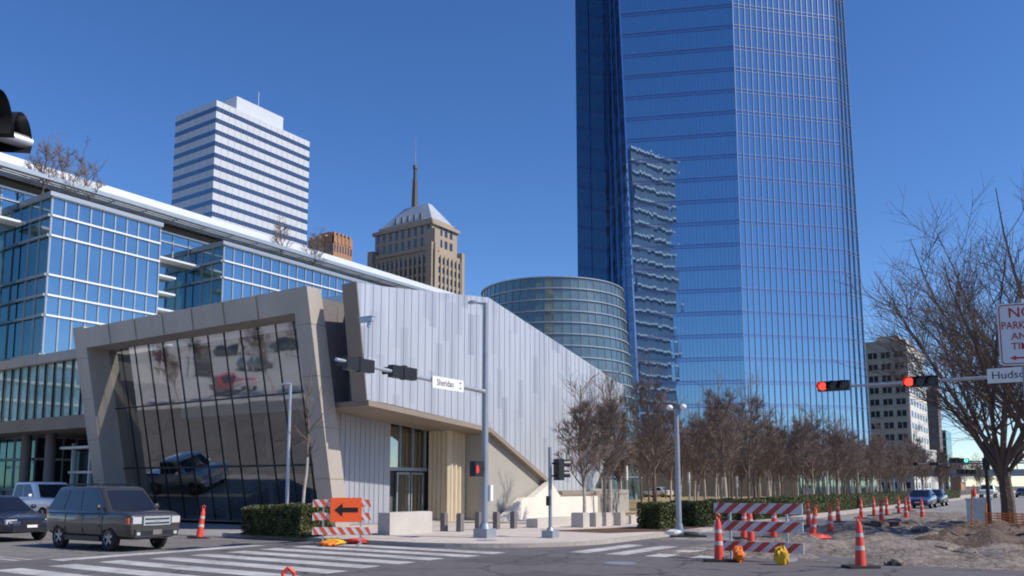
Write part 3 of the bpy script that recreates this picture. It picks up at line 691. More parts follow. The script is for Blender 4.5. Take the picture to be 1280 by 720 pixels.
ra = (xl + i1 + 1.4, x0 - 2.8, y0 + 2.4, y1 - j1 * 2 - 1.4); rb = (xl + W * .40, xl + W * .76, y0 + L * .33, y0 + L * .46)
m = MB(); vs = [(ra[0], ra[2], zC), (ra[1], ra[2], zC), (ra[1], ra[3], zC), (ra[0], ra[3], zC), (rb[0], rb[2], zR), (rb[1], rb[2], zR), (rb[1], rb[3], zR), (rb[0], rb[3], zR)]
m.add(vs, [[0, 1, 5, 4], [1, 2, 6, 5], [2, 3, 7, 6], [3, 0, 4, 7], [4, 5, 6, 7]]); rf = part('roof', m, M['deco_roof'], t, world=True)
for i in range(5):
    xx = ra[0] + (ra[1] - ra[0]) * (.3 + .12 * i); m = MB(); m.box(xx - .45, xx + .45, ra[2] + .2, ra[2] + 3, zC + .5, zC + 3.2); part('dormer', m, M['deco_win'], rf, world=True)
sx = xl + W * .52; sy = (rb[2] + rb[3]) / 2; zS = PY(519, 207, sy).z; zN = PY(520, 172, sy).z
m = MB(); m.lathe([(1.5, zR - 4), (1.3, zR + 2), (.95, zS - 6), (.75, zS - 5.6), (.7, zS - 1.8), (1.0, zS - 1.6), (.85, zS)], 8, c=(sx, sy), smooth=False); sp_ = part('spire', m, M['podium'], t, world=True)
m = MB(); m.tube((sx, sy, zS), (sx, sy, zN), .28, .08, 6); part('antenna', m, M['steel_dark'], t, world=True)

# rotunda
rc = D(690, 350, 104); rr = 8.9
zt = D(688, 346, 104 - rr).z
t = thing('glass_rotunda', 'grey green glass rotunda with thin pale rings, flaring downwards beside the blue tower', 'building', (rc.x, rc.y, 0))
NS = 56; nr = 19
def rrad(z): return rr * (1 + .24 * (1 - z / zt))
m = MB(); rn = random.Random(8)
for k in range(nr):
    za, zb = zt * k / nr, zt * (k + 1) / nr
    for i in range(NS):
        a, b = 2 * math.pi * i / NS, 2 * math.pi * (i + 1) / NS; j = rn.uniform(-.01, .01)
        m.quad(*[(( rrad(z) + j) * math.cos(q), (rrad(z) + j) * math.sin(q), z) for q, z in ((a, za), (b, za), (b, zb), (a, zb))])
part('glazing', m, M['rot_glass'], t, fix=False)
for k in range(2, nr + 1):
    z = zt * k / nr; r0 = rrad(z); m = MB()
    m.lathe([(r0 - .02, z - .07), (r0 + .16, z - .07), (r0 + .16, z + .06), (r0 - .02, z + .06)], 64, caps=False, smooth=False); part('ring', m, M['alu_grey'] if k < nr else M['steel_dark'], t)
m = MB()
for i in range(NS):
    a = 2 * math.pi * i / NS; d = Vector((math.cos(a), math.sin(a), 0)); m.bar(d * rrad(0), d * rrad(zt) + Vector((0, 0, zt)), .05, .05, d)
part('mullion', m, M['stone_dark'], t)
m = MB(); m.lathe([(rr * .98, zt - .3), (rr * .98, zt - .2)], 48); part('roof', m, M['podium'], t)

# blue tower
def along(p, az, d): return Vector((p.x - math.sin(az) * d, p.y + math.cos(az) * d, 0))
TH = 205.0
def tp(px, d): q = D(px, 300, d); return Vector((q.x, q.y, 0))
C = tp(925, 172)
azL = YAW + R(80.4); azR = YAW - R(77.9)
def hit(p, az, px, py=300):
    """where the plan line from p along az crosses the sight line through pixel column px"""
    r = ray(px, py); a = Vector((r.x, r.y)); d = Vector((-math.sin(az), math.cos(az)))
    det = a.x * (-d.y) - a.y * (-d.x); s = (p.x * (-d.y) - p.y * (-d.x)) / det
    return Vector((a.x * s, a.y * s, 0))
Cb, Ct = C, hit(C, azL, 926, 300)
def pl(base, az, px, py): return hit(base, az, px, py)
# left face edge slants: further in at the foot
A_low = hit(C, azL, 799, 500); A_top = hit(C, azL, 775, 5)
def lerp_edge(lo, hi_, zlo, zhi, z): return lo + (hi_ - lo) * ((z - zlo) / (zhi - zlo))
zlo, zhi = 20., 103.
E_low = hit(C, azR, 1066, 540); E_top = hit(C, azR, 1042, 5)
S_dir = YAW - R(50)
def Aat(z): return lerp_edge(A_low, A_top, zlo, zhi, z)
def Eat(z): return lerp_edge(E_low, E_top, zlo, zhi, z)
ax = Vector((-math.sin(YAW), math.cos(YAW), 0))
def Bat(z): b = tp(757, 188); return b
L1 = tp(722, 184)
def Sat(z): return lerp_edge(hit(E_low, S_dir, 1086, 540), hit(E_top, S_dir, 1053.5, 5), zlo, zhi, z)
def zz(p, z): return Vector((p.x, p.y, z))
t = thing('glass_skyscraper', 'giant blue mirror glass skyscraper running out of the top of the picture', 'building', (C.x, C.y + 20, 0))
FLH = 4.72
def face(fa, fb, ncol, z0, z1, name, gm, finm, fw, fd, band=True, jit=.003, seed=1, fins=True):
    rn = random.Random(seed); m = MB(); fr = MB(); bd = MB(); nrow = int((z1 - z0) / FLH)
    nrm = (fb(z0) - fa(z0)).cross(Vector((0, 0, 1))).normalized()
    if nrm.dot(Vector((0, 0, 0)) - fa(z0)) < 0: nrm = -nrm
    P = lambda u, z: zz(fa(z) + (fb(z) - fa(z)) * u, z)
    for k in range(nrow):
        za, zb = z0 + k * FLH, z0 + (k + 1) * FLH
        for i in range(ncol):
            o = [nrm * rn.uniform(-jit, jit) for _ in range(4)]
            zm = za + (.56 if band else 0)
            if band: m.quad(P(i / ncol, za), P((i + 1) / ncol, za), P((i + 1) / ncol, zm), P(i / ncol, zm), 1)
            m.quad(P(i / ncol, zm) + o[0], P((i + 1) / ncol, zm) + o[1], P((i + 1) / ncol, zb) + o[2], P(i / ncol, zb) + o[3])
        fr.bar(P(0, za + .62), P(1, za + .62), .09, .10, nrm); fr.bar(P(0, za - .1), P(1, za - .1), .09, .10, nrm)
    if fins:
        for i in range(ncol + 1): fr.bar(P(i / ncol, z0), P(i / ncol, z0 + nrow * FLH), fw, fd, nrm)
    g = part(name, m, [gm, M['t_spandrel']], t, world=True, fix=False)
    part('mullion', fr, finm, g, world=True)
    return nrm
Z0 = 8.
mfin = M['t_spandrel']
nL = face(lambda z: Aat(z), lambda z: C, 28, Z0, TH, 'main_glazing', M['t_glass'], M['t_fin'], .06, .05, seed=31)
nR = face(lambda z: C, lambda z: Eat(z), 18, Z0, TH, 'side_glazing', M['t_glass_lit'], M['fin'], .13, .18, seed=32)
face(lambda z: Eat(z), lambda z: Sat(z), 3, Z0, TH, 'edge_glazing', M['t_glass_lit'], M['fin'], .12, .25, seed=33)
face(lambda z: Bat(z), lambda z: Aat(z), 4, Z0, TH, 'notch_glazing', M['t_notch'], M['t_spandrel'], .3, .2, seed=34, band=False)
face(lambda z: L1, lambda z: Bat(z), 6, Z0, TH, 'wing_glazing', M['t_glass'], mfin, .07, .06, seed=35)
m = MB(); pts = [lambda z: L1, Bat, lambda z: Aat(z), lambda z: C, lambda z: Eat(z), Sat]
back = ax * 1.0
rt = Vector((math.cos(YAW), math.sin(YAW), 0))
ins = [ax * 1.5 + rt * 1.2, ax * 1.6 + rt * 1.2, ax * 1.5 + rt * 1.6, ax * 2.2, ax * 1.6 - rt * 1.2, ax * 1.2 - rt * 1.8]
def far_(p, k): q = p * k; return q
ring0 = [zz(f(Z0) + o, Z0) for f, o in zip(pts, ins)] + [zz(Sat(Z0) * 1.16 - rt * 4, Z0), zz(L1 * 1.16 + rt * 4, Z0)]
ring1 = [zz(f(TH) + o, TH) for f, o in zip(pts, ins)] + [zz(Sat(TH) * 1.16 - rt * 4, TH), zz(L1 * 1.16 + rt * 4, TH)]
n = len(ring0); m.add(ring0 + ring1, [[i, (i + 1) % n, n + (i + 1) % n, n + i] for i in range(n)] + [list(range(n, 2 * n))]); part('tower_core', m, M['podium'], t, world=True)
m = MB(); m.add([zz(v, 0) for v in ring0] + [zz(v, Z0) for v in ring0], [[i, (i + 1) % n, n + (i + 1) % n, n + i] for i in range(n)]); part('plinth', m, M['podium'], t, world=True)
# dark podium of the tower behind the grove
a = tp(980, 150); b = tp(1082, 158)
t2 = thing('podium_hall', 'low dark hall at the foot of the blue skyscraper behind the bare trees', 'building', (a.x, a.y + 4, 0))
pz = PX(1030, 556, (a.x + b.x) / 2).z
a0 = tp(770, 118)
hz = D(1030, 556, 154).z
m = MB(); d_ = (b - a).normalized(); pn = Vector((-d_.y, d_.x, 0))
m.add([zz(a, 0), zz(b, 0), zz(b + pn * 8, 0), zz(a + pn * 8, 0), zz(a, hz), zz(b, hz), zz(b + pn * 8, hz), zz(a + pn * 8, hz)], [[0, 1, 5, 4], [1, 2, 6, 5], [2, 3, 7, 6], [3, 0, 4, 7], [4, 5, 6, 7]]); part('wall', m, M['podium'], t2, world=True)
m = MB(); m.bar(zz(a, hz - .6), zz(b, hz - .6), .5, .5, -pn); part('cornice', m, M['tan_dark'], t2, world=True)
m = MB()
for i in range(14): q = a + (b - a) * ((i + .5) / 14); m.bar(zz(q, .5), zz(q, hz - 1.2), .8, .05, -pn)
part('window', m, M['o_teal'], t2, world=True)
a = tp(750, 122); b = tp(985, 132); d_ = (b - a).normalized(); pn = Vector((-d_.y, d_.x, 0))
m = MB(); hz = 3.6
m.add([zz(a, 0), zz(b, 0), zz(b + pn * 6, 0), zz(a + pn * 6, 0), zz(a, hz), zz(b, hz), zz(b + pn * 6, hz), zz(a + pn * 6, hz)], [[0, 1, 5, 4], [1, 2, 6, 5], [2, 3, 7, 6], [3, 0, 4, 7], [4, 5, 6, 7]])
single('podium_shade_band', 'long low dark slab for podium foot and hedge shadow behind the tree trunks at the far lawn edge', 'building', m, M['podium'], (a.x, a.y, 0), world=True)  # dark slab painting the band of podium foot and hedge shadow

# buildings along the right
def slab(name, label, pxl, pxr, py, d, m_, depth, cat='building'):
    p = D(pxl, py, d); q = PY(pxr, py, p.y); tt = thing(name, label, cat, ((p.x + q.x) / 2, p.y, 0))
    mb = MB(); mb.box(p.x, q.x, p.y, p.y + depth, 0, p.z); part('wall', mb, m_, tt, world=True)
    return tt, p.x, q.x, p.y, p.z
tt, xa, xb, ya, za = slab('grid_tower', 'pale grey tower with rows of paired windows right of the blue skyscraper', 1080, 1131, 431, 262, M['grey_tower'], 34)
m = MB(); m.box(xa - .4, xb + .4, ya - .4, ya + 34.3, za - .2, za + .6); m.box(xb - 8, xb - 2, ya + 3, ya + 10, za + .6, za + 2.4); part('parapet', m, M['grey_tower'], tt, world=True)
m = MB(); m.box(xb + .003, xb + .5, ya + .1, ya + 33.8, 0, za - .4); part('lit_side_wall', m, M['pale_block'], tt, world=True)  # paler slab paints the sunlit side brighter than the shaded front
fh = za / 12.6
for r in range(12):
    for k in range(3):
        xx = xa + (xb - xa) * (.09 + .32 * k); zz0 = fh * r + fh * .3
        m = MB(); m.box(xx, xx + (xb - xa) * .22, ya - .06, ya - .003, zz0, zz0 + fh * .5); wp = part('window', m, M['off_band'], tt, world=True)
        m = MB(); m.box(xx + (xb - xa) * .10, xx + (xb - xa) * .12, ya - .1, ya - .062, zz0, zz0 + fh * .5); m.box(xx - .3, xx + (xb - xa) * .22 + .3, ya - .3, ya - .062, zz0 - .4, zz0 - .15); part('frame', m, M['grey_tower'], wp, world=True)
    for k in range(6):
        yy = ya + 2 + 5.4 * k; m = MB(); m.box(xb + .503, xb + .56, yy, yy + 3, fh * r + fh * .3, fh * r + fh * .78); part('window', m, M['off_band'], tt, world=True)
tt, xa, xb, ya, za = slab('brown_tower', 'dark brown slab tower half hidden behind the pale gridded tower', 1136, 1171, 488, 340, M['brown_tower'], 8)
for r in range(9):
    m = MB(); m.box(xa + 1, xb - 1, ya - .06, ya - .003, za - 4 - r * 4, za - 2.4 - r * 4); part('ribbon_window', m, M['off_band'], tt, world=True)
tt, xa, xb, ya, za = slab('glass_slab', 'narrow blue glass slab at the far end of the street', 1168, 1182, 538, 420, M['o_glass'], 20)
m = MB()
for r in range(8): m.box(xa - .05, xb + .2, ya - .25, ya - .003, za - 1 - r * 3.4, za - .5 - r * 3.4)
part('floor_edge', m, M['alu_grey'], tt, world=True)
c = D(1155, 565, 300); m = MB(); rr2 = 3.6; zc = D(1155, 563, 300).z
m.lathe([(rr2, 0), (rr2, zc - .6), (rr2 + .15, zc - .6), (rr2 + .15, zc - .2), (rr2, zc - .2), (rr2 - .2, zc)], 28)
single('storage_silo', 'white round silo like tower beyond the distant signal mast', 'silo', m, M['pale_block'], (c.x, c.y, 0))
tt, xa, xb, ya, za = slab('russet_block', 'russet brick block at the far end of the street below the green signal', 1186, 1199, 572, 360, M['brick'], 18)
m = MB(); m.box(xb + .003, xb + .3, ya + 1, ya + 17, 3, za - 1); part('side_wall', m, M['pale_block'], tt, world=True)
c = D(1200, 598, 230); m = MB(); m.box(-16, 22, 0, 3.2, 4.0, 4.35); m.box(-16, 22, -.1, 0, 4.35, 5.6); m.box(-16, 22, 3.2, 3.3, 4.35, 5.6); m.box(-16.5, 22, -.3, 3.5, 6.9, 7.2)
for i in range(13): m.box(-16 + 3.1 * i, -15.8 + 3.1 * i, 0, .2, 4.3, 6.9)
m.box(-16, -15, .5, 2.5, 0, 4); m.box(20, 21, .5, 2.5, 0, 4)
single('skybridge', 'grey covered skybridge spanning the far end of the street', 'bridge', m, M['steel_dark'], (c.x, c.y, 0))

# ================================================================== VEHICLES
def wheel_arch_cut(obj, xs, r, hw):
    cut = MB()
    for x in xs:
        for sgn in (-1, 1): cut.tube((x, sgn * (hw - .30), r * .98), (x, sgn * (hw + .2), r * .98), r * 1.17, n=24, smooth=False)
    c = bpy.data.objects.new('cut', cut.mesh('cut', M['black'])); COL.objects.link(c)
    md = obj.modifiers.new('b', 'BOOLEAN'); md.object = c; md.operation = 'DIFFERENCE'; md.solver = 'EXACT'
    bpy.context.view_layer.update(); me = bpy.data.meshes.new_from_object(obj.evaluated_get(bpy.context.evaluated_depsgraph_get()))
    obj.modifiers.clear(); old = obj.data; obj.data = me; bpy.data.meshes.remove(old); bpy.data.objects.remove(c)
    me.set_sharp_from_angle(angle=R(35))
def smooth_up(o, lv=2):
    md = o.modifiers.new('s', 'SUBSURF'); md.levels = lv; md.render_levels = lv
    bpy.context.view_layer.update(); me = bpy.data.meshes.new_from_object(o.evaluated_get(bpy.context.evaluated_depsgraph_get()))
    o.modifiers.clear(); old = o.data; o.data = me; bpy.data.meshes.remove(old); me.polygons.foreach_set('use_smooth', [True] * len(me.polygons))
def make_car(name, label, cat, pm, S, loc, rz, group=None, detail=True):
    """x forward. S: stations (x, zb, zt, hw); gh: greenhouse (x rear low, x front low, x rear high, x front high, belt z, roof z, hw low, hw high)"""
    t = thing(name, label, cat, loc, rz, group)
    st = S['st']; m = MB(); ring = []
    def sec(x, zb, zt, hw):
        h = zt - zb
        half = [(0, zb), (hw * .80, zb), (hw * .955, zb + h * .14), (hw * .995, zb + h * .38), (hw, zb + h * .62), (hw * .99, zb + h * .84), (hw * .95, zb + h * .96), (hw * .80, zt), (0, zt + .02)]
        return [(x, y, z) for y, z in half] + [(x, -y, z) for y, z in half[-2:0:-1]]
    for s_ in st:
        r = sec(*s_); ring.append(range(len(m.v), len(m.v) + len(r))); m.v += r
    k = len(ring[0])
    for a, b in zip(ring, ring[1:]):
        for i in range(k): m.f.append([a[i], a[(i + 1) % k], b[(i + 1) % k], b[i]]); m.m.append(0); m.sm.append(True)
    m.f.append(list(ring[0])[::-1]); m.m.append(0); m.sm.append(True); m.f.append(list(ring[-1])); m.m.append(0); m.sm.append(True)
    body = part('body', m, [pm], t)
    if detail: smooth_up(body)
    wheel_arch_cut(body, S['wx'], S['wr'], S['hw'])
    # cabin
    for gh in S['gh']:
        xrl, xfl, xrh, xfh, zb, zr, wl, wh = gh['box']; m = MB()
        levels = [(0, 1.0), (.5, .5), (.86, .14), (.97, .02), (1.0, -.03)]
        rs = []
        for u, v in levels:
            uu = min(1, u); xr = xrl + (xrh - xrl) * uu + (.10 if u >= 1 else 0); xf = xfl + (xfh - xfl) * uu - (.14 if u >= 1 else 0); hw = wl + (wh - wl) * uu - (.10 if u >= 1 else 0)
            z = zb - .06 + (zr - zb + .06) * u; c = .065
            pts = [(xr + c, -hw), (xf - c * 1.6, -hw), (xf, -hw + c * 1.8), (xf + .05, 0), (xf, hw - c * 1.8), (xf - c * 1.6, hw), (xr + c, hw), (xr, hw - c), (xr, -hw + c)]
            rs.append(range(len(m.v), len(m.v) + len(pts))); m.v += [(x, y, z) for x, y in pts]
        k = len(rs[0])
        for a, b in zip(rs, rs[1:]):
            for i in range(k): m.f.append([a[i], a[(i + 1) % k], b[(i + 1) % k], b[i]]); m.m.append(0); m.sm.append(True)
        m.v.append(((xrh + xfh) / 2, 0, zr + .03)); cidx = len(m.v) - 1
        for i in range(k): m.f.append([rs[-1][i], rs[-1][(i + 1) % k], cidx]); m.m.append(0); m.sm.append(True)
        cab = part('cabin', m, [pm], t)
        if detail:
            md = cab.modifiers.new('b', 'BEVEL'); md.width = .05; md.segments = 3; md.limit_method = 'ANGLE'; md.angle_limit = R(25)
            bpy.context.view_layer.update(); me = bpy.data.meshes.new_from_object(cab.evaluated_get(bpy.context.evaluated_depsgraph_get())); cab.modifiers.clear(); old = cab.data; cab.data = me; bpy.data.meshes.remove(old)
            me.polygons.foreach_set('use_smooth', [True] * len(me.polygons)); me.set_sharp_from_angle(angle=R(60))
        def sp(x0u, v, sgn, off=.012):     # point on the side plane: x0u 0..1 rear to front, v 0..1 belt to roof
            xr = xrl + (xrh - xrl) * v; xf = xfl + (xfh - xfl) * v; hw = wl + (wh - wl) * v
            return (xr + .07 + (xf - xr - .19) * x0u, sgn * (hw + off), zb - .06 + (zr - zb + .06) * v)
        lo, hi_ = gh.get('win', (.14, .86))
        for sgn in (1, -1):
            for (a0, a1, b0, b1) in gh['side']:
                m = MB(); q = [sp(a0, lo, sgn), sp(a1, lo, sgn), sp(b1, hi_, sgn), sp(b0, hi_, sgn)]; q2 = [(x, y - sgn * .02, z) for x, y, z in q]
                m.add(q + q2, [[0, 1, 2, 3], [7, 6, 5, 4], [0, 4, 5, 1], [1, 5, 6, 2], [2, 6, 7, 3], [3, 7, 4, 0]]); part('side_window', m, M['carglass'], t)
        def fp(v, yy, front=True, off=.014):
            x = (xfl + (xfh - xfl) * v + .05) if front else (xrl + (xrh - xrl) * v); hw = (wl + (wh - wl) * v) - (.135 if front else .10)
            bow = .05 * (1 - yy * yy) if front else 0
            return ((x - .05 + bow + off) if front else (x - off), yy * hw, zb - .06 + (zr - zb + .06) * v)
        for nm, front in (('windshield', True), ('rear_window', False)):
            m = MB(); ys = [-1, -.5, 0, .5, 1]; top = [fp(.86, y, front) for y in ys]; bot = [fp(.13, y, front) for y in ys]; n_ = len(ys)
            m.add(bot + top, [[i, i + 1, n_ + i + 1, n_ + i] for i in range(n_ - 1)]); part(nm, m, M['carglass'], t)
        if gh.get('rails'):
            for sgn in (1, -1):
                m = MB(); z = zr + .07; y = sgn * (wh - .14); m.tube((xrh + .2, y, z), (xfh - .35, y, z), .022, n=8); m.tube((xrh + .2, y, z - .07), (xrh + .2, y, z), .022, n=8); m.tube((xfh - .35, y, z - .07), (xfh - .35, y, z), .022, n=8); part('roof_rail', m, M['black'], t)
        if gh.get('mirror'):
            for sgn in (1, -1):
                m = MB(); x = xfl - .45; m.blob((x, sgn * (wl + .10), zb + .12), .06, .10, .08, 3, .02, n=12); m.tube((x, sgn * (wl - .02), zb + .08), (x, sgn * (wl + .1), zb + .12), .03, n=6); part('mirror', m, pm, t)
    for x in S['wx']:
        for sgn in (1, -1):
            r = S['wr']; y0 = sgn * (S['hw'] - .24); y1 = sgn * (S['hw'] - .02)
            m = MB(); prof = [(.60, 0), (.92, .0), (1, .12), (1, .88), (.92, 1), (.60, 1)]; nseg = 24; o = 0
            for q, f in prof:
                for i in range(nseg): an = 2 * math.pi * i / nseg; m.v.append((x + q * r * math.cos(an), y0 + (y1 - y0) * f, r + q * r * math.sin(an)))
            for kk in range(len(prof) - 1):
                for i in range(nseg): j = (i + 1) % nseg; m.f.append([kk * nseg + i, kk * nseg + j, (kk + 1) * nseg + j, (kk + 1) * nseg + i]); m.m.append(0); m.sm.append(True)
            wh_ = part('tyre', m, M['tyre'], t)
            m = MB(); yo = y0 + (y1 - y0) * .93; m.tube((x, y0 + (y1 - y0) * .2, r), (x, y0 + (y1 - y0) * .55, r), r * .6, n=20, mi=1); m.tube((x, y0 + (y1 - y0) * .5, r), (x, yo, r), r * .15, r * .12, n=10)
            for i in range(5):
                an = 2 * math.pi * (i + .3) / 5; d = Vector((math.cos(an), 0, math.sin(an))); m.bar(Vector((x, yo - sgn * .05, r)) + d * r * .08, Vector((x, yo - sgn * .05, r)) + d * r * .6, r * .20, .04, (0, sgn, 0))
            pr = [(x + r * .62 * math.cos(2 * math.pi * i / 24), yo, r + r * .62 * math.sin(2 * math.pi * i / 24)) for i in range(24)]
            for i in range(24): m.tube(pr[i], pr[(i + 1) % 24], r * .035, n=5)
            part('rim', m, [M['rim'], M['black']], wh_)
    for nm, bxs, mt in S['bits']:
        for bx in bxs:
            m = MB(); bx(m) if callable(bx) else m.box(*bx)
            part(nm, m, mt, t)
    return t
def box_seams(pm): return pm
E1 = .92
SUV = dict(hw=.98, wr=.365, wx=(-1.42, 1.32),
    st=[(-2.36, .50, .98, .80), (-2.30, .42, 1.08, .90), (-2.1, .34, 1.10, .95), (-1.0, .30, 1.09, .98), (.3, .30, 1.08, .98), (1.0, .30, 1.08, .975), (1.5, .30, 1.13, .965), (1.95, .31, 1.11, .955), (2.22, .33, 1.08, .93), (2.34, .36, 1.02, .89), (2.39, .42, .80, .84)],
    gh=[dict(box=(-2.30, 1.34, -1.80, .55, 1.10, 1.79, .94, .76), rails=1, mirror=1,
             win=(.10, .87), side=[(.0, .285, .03, .295), (.30, .585, .305, .60), (.60, .965, .615, .90)])],
    bits=[('grille', [(2.3, 2.41, -.48, .48, .72, .97)], M['chrome']), ('grille_slot', [(2.411, 2.417, -.43, .43, .755, .80), (2.411, 2.417, -.43, .43, .87, .915)], M['black']),
          ('emblem', [lambda m: (m.tube((2.42, -.055, .77), (2.42, -.055, .90), .012), m.tube((2.42, .055, .77), (2.42, .055, .90), .012), m.tube((2.42, -.055, .835), (2.42, .055, .835), .012))], M['chrome']),
          ('headlight', [(2.08, 2.39, .54, .835, .77, .96), (2.08, 2.39, -.835, -.54, .77, .96)], M['lamp_clear']), ('turn_signal', [(2.04, 2.29, .8355, .93, .77, .93), (2.04, 2.29, -.93, -.8355, .77, .93)], M['amber']),
          ('bumper', [(2.2, 2.425, -.76, .76, .40, .62)], M['p_suv']), ('air_intake', [(2.426, 2.432, -.58, .58, .44, .57)], M['black']),
          ('licence_plate', [(2.433, 2.442, -.16, .16, .46, .60)], M['stone_dark']), ('fog_lamp', [(2.426, 2.434, .60, .71, .46, .54), (2.426, 2.434, -.71, -.60, .46, .54)], M['lamp_clear']),
          ('tail_light', [(-2.345, -2.2, .70, .88, .85, 1.2), (-2.345, -2.2, -.88, -.70, .85, 1.2)], M['amber']), ('sill', [(-1.0, .9, -.985, -.90, .26, .40), (-1.0, .9, .90, .985, .26, .40)], M['black']),
          ('door_handle', [(-.42, -.22, -1.0, -.965, .95, .985), (.62, .82, -1.0, -.965, .95, .985), (-.42, -.22, .965, 1.0, .95, .985), (.62, .82, .965, 1.0, .95, .985)], M['p_suv']),
          ('shut_line', [(x_ - .006, x_ + .006, y_ - .008, y_ + .008, .40, 1.06) for x_ in (.98, -.06, -1.04) for y_ in (.972, -.972)], M['black']),
          ('trim_strip', [(-1.0, .86, -1.0, -.975, .66, .72), (-1.0, .86, .975, 1.0, .66, .72)], M['p_black'])])
make_car('sport_utility_vehicle', 'dark grey brown sport utility vehicle with chrome grille waiting at the stop line', 'car', M['p_suv'], SUV, (-22.75, 13.55, 0), R(2)).scale = (.86, .85, .96)
SEDAN = dict(hw=.90, wr=.33, wx=(-1.4, 1.38),
    st=[(-2.36, .45, .88, .70), (-2.28, .34, .96, .80), (-1.9, .24, .98, .86), (-.8, .20, .94, .90), (.6, .20, .92, .90), (1.2, .22, .90, .89), (1.8, .24, .82, .86), (2.15, .26, .75, .80), (2.32, .30, .66, .72), (2.36, .36, .56, .66)],
    gh=[dict(box=(-1.75, 1.12, -1.0, .32, .94, 1.42, .83, .62), mirror=1, side=[(.12, .47, .16, .45), (.50, .90, .48, .86)])],
    bits=[('grille', [(2.34, 2.38, -.32, .32, .52, .66)], M['black']), ('headlight', [(2.12, 2.30, .44, .76, .56, .70), (2.12, 2.30, -.76, -.44, .56, .70)], M['lamp_clear']),
          ('tail_light', [(-2.37, -2.25, .5, .74, .7, .86), (-2.37, -2.25, -.74, -.5, .7, .86)], M['amber']), ('air_intake', [(2.34, 2.375, -.6, .6, .30, .42)], M['black']), ('licence_plate', [(2.38, 2.388, -.16, .16, .44, .52)], M['white_sign'])])
make_car('sedan', 'dark navy sedan with bright headlights following the grey vehicle', 'car', M['p_navy'], SEDAN, (-29.75, 13.6, 0), R(2))
TRUCK = dict(hw=1.0, wr=.41, wx=(-1.75, 1.85),
    st=[(-2.85, .70, 1.10, .96), (-2.8, .58, 1.16, .99), (-2.2, .52, 1.18, 1.0), (-.9, .48, 1.18, 1.0), (.9, .48, 1.2, 1.0), (1.6, .5, 1.22, .99), (2.3, .52, 1.2, .97), (2.7, .54, 1.14, .94), (2.8, .58, 1.05, .92)],
    gh=[dict(box=(-1.0, 1.35, -.9, .72, 1.18, 1.92, .93, .78), mirror=1, side=[(.05, .44, .07, .45), (.48, .92, .49, .84)])],
    bits=[('grille', [(2.78, 2.84, -.5, .5, .76, 1.06)], M['chrome']), ('headlight', [(2.72, 2.82, .55, .9, .80, 1.04), (2.72, 2.82, -.9, -.55, .80, 1.04)], M['lamp_clear']),
          ('bumper', [(2.7, 2.98, -.95, .95, .50, .72)], M['chrome']), ('bed_rail', [(-2.8, -1.02, .92, 1.0, 1.17, 1.24), (-2.8, -1.02, -1.0, -.92, 1.17, 1.24)], M['black']),
          ('tail_light', [(-2.87, -2.78, .8, .98, .8, 1.12), (-2.87, -2.78, -.98, -.8, .8, 1.12)], M['amber'])])
pk = make_car('pickup_truck', 'white crew cab pickup truck between the dark sedan and the grey vehicle', 'truck', M['p_white'], TRUCK, (-40.7, 20.7, 0), R(2))
dup(pk, (-10.2, 138, 0), R(-90), label='small white pickup far down the street at its end', group=None)
make_car('hatchback', 'dark blue car driving along the hedge far down the street', 'car', M['p_blue'], SEDAN, (-10.0, 73, 0), R(-90))
sd2 = make_car('sedan', 'black car close behind the dark blue car by the hedge', 'car', M['p_black'], SEDAN, (-10.1, 81, 0), R(-90))
dup(sd2, (-6.4, 148, 0), R(-90), label='dark car at the far street end beside the distant white pickup')
wc = make_car('sedan', 'white car parked beyond the dry lawn among the tree trunks', 'car', M['p_white'], SEDAN, tuple(zz(tp(815, 118), .14)), R(170))
gn = Vector((0, -1, -LEAN)).normalized(); gp = Vector((0, AY + GD, SW))
def mirrored(px, py, z):
    """the point at height z that the leaning glass mirrors at that spot"""
    r = ray(px, py); p = O + r * ((gp - O).dot(gn) / r.dot(gn)); d = r - gn * (2 * r.dot(gn)); return p + d * ((z - p.z) / d.z)
q = mirrored(286, 480, .9); make_car('pickup_truck', 'red pickup truck mirrored in the leaning glass front', 'truck', M['p_red'], TRUCK, (q.x, q.y, 0), R(12))
for i, (px, py, mm, lb) in enumerate([(288, 436, 'p_black', 'black car mirrored above the red pickup in the leaning glass'), (356, 430, 'p_navy', 'navy car mirrored near the upper right of the leaning glass'), (322, 454, 'p_suv', 'grey car mirrored right of the red pickup in the leaning glass'), (249, 460, 'p_black', 'black car mirrored left of the red pickup in the leaning glass')]):
    q = mirrored(px, py, .7)
    make_car('parked_car', lb, 'car', M[mm], SEDAN, (q.x, q.y, 0), R(8 + 6 * i))
t = thing('parking_garage', 'pale parking garage across the street mirrored in the leaning glass', 'building', (-85, -72, 0))
m = MB(); m.box(-140, -40, -92, -62, 0, 3.2); 
for k in range(4):
    m.box(-140, -40, -62, -61.4, 3.2 + k * 3.4, 4.7 + k * 3.4)
for i in range(21): m.box(-140 + i * 5 - .3, -140 + i * 5 + .3, -62.5, -61.5, 3.2, 15.2)
part('wall', m, M['white_wall'], t, world=True)
m = MB(); m.box(-139.5, -40.5, -91, -62.6, 3.2, 15); part('dark_deck', m, M['dark_room'], t, world=True)
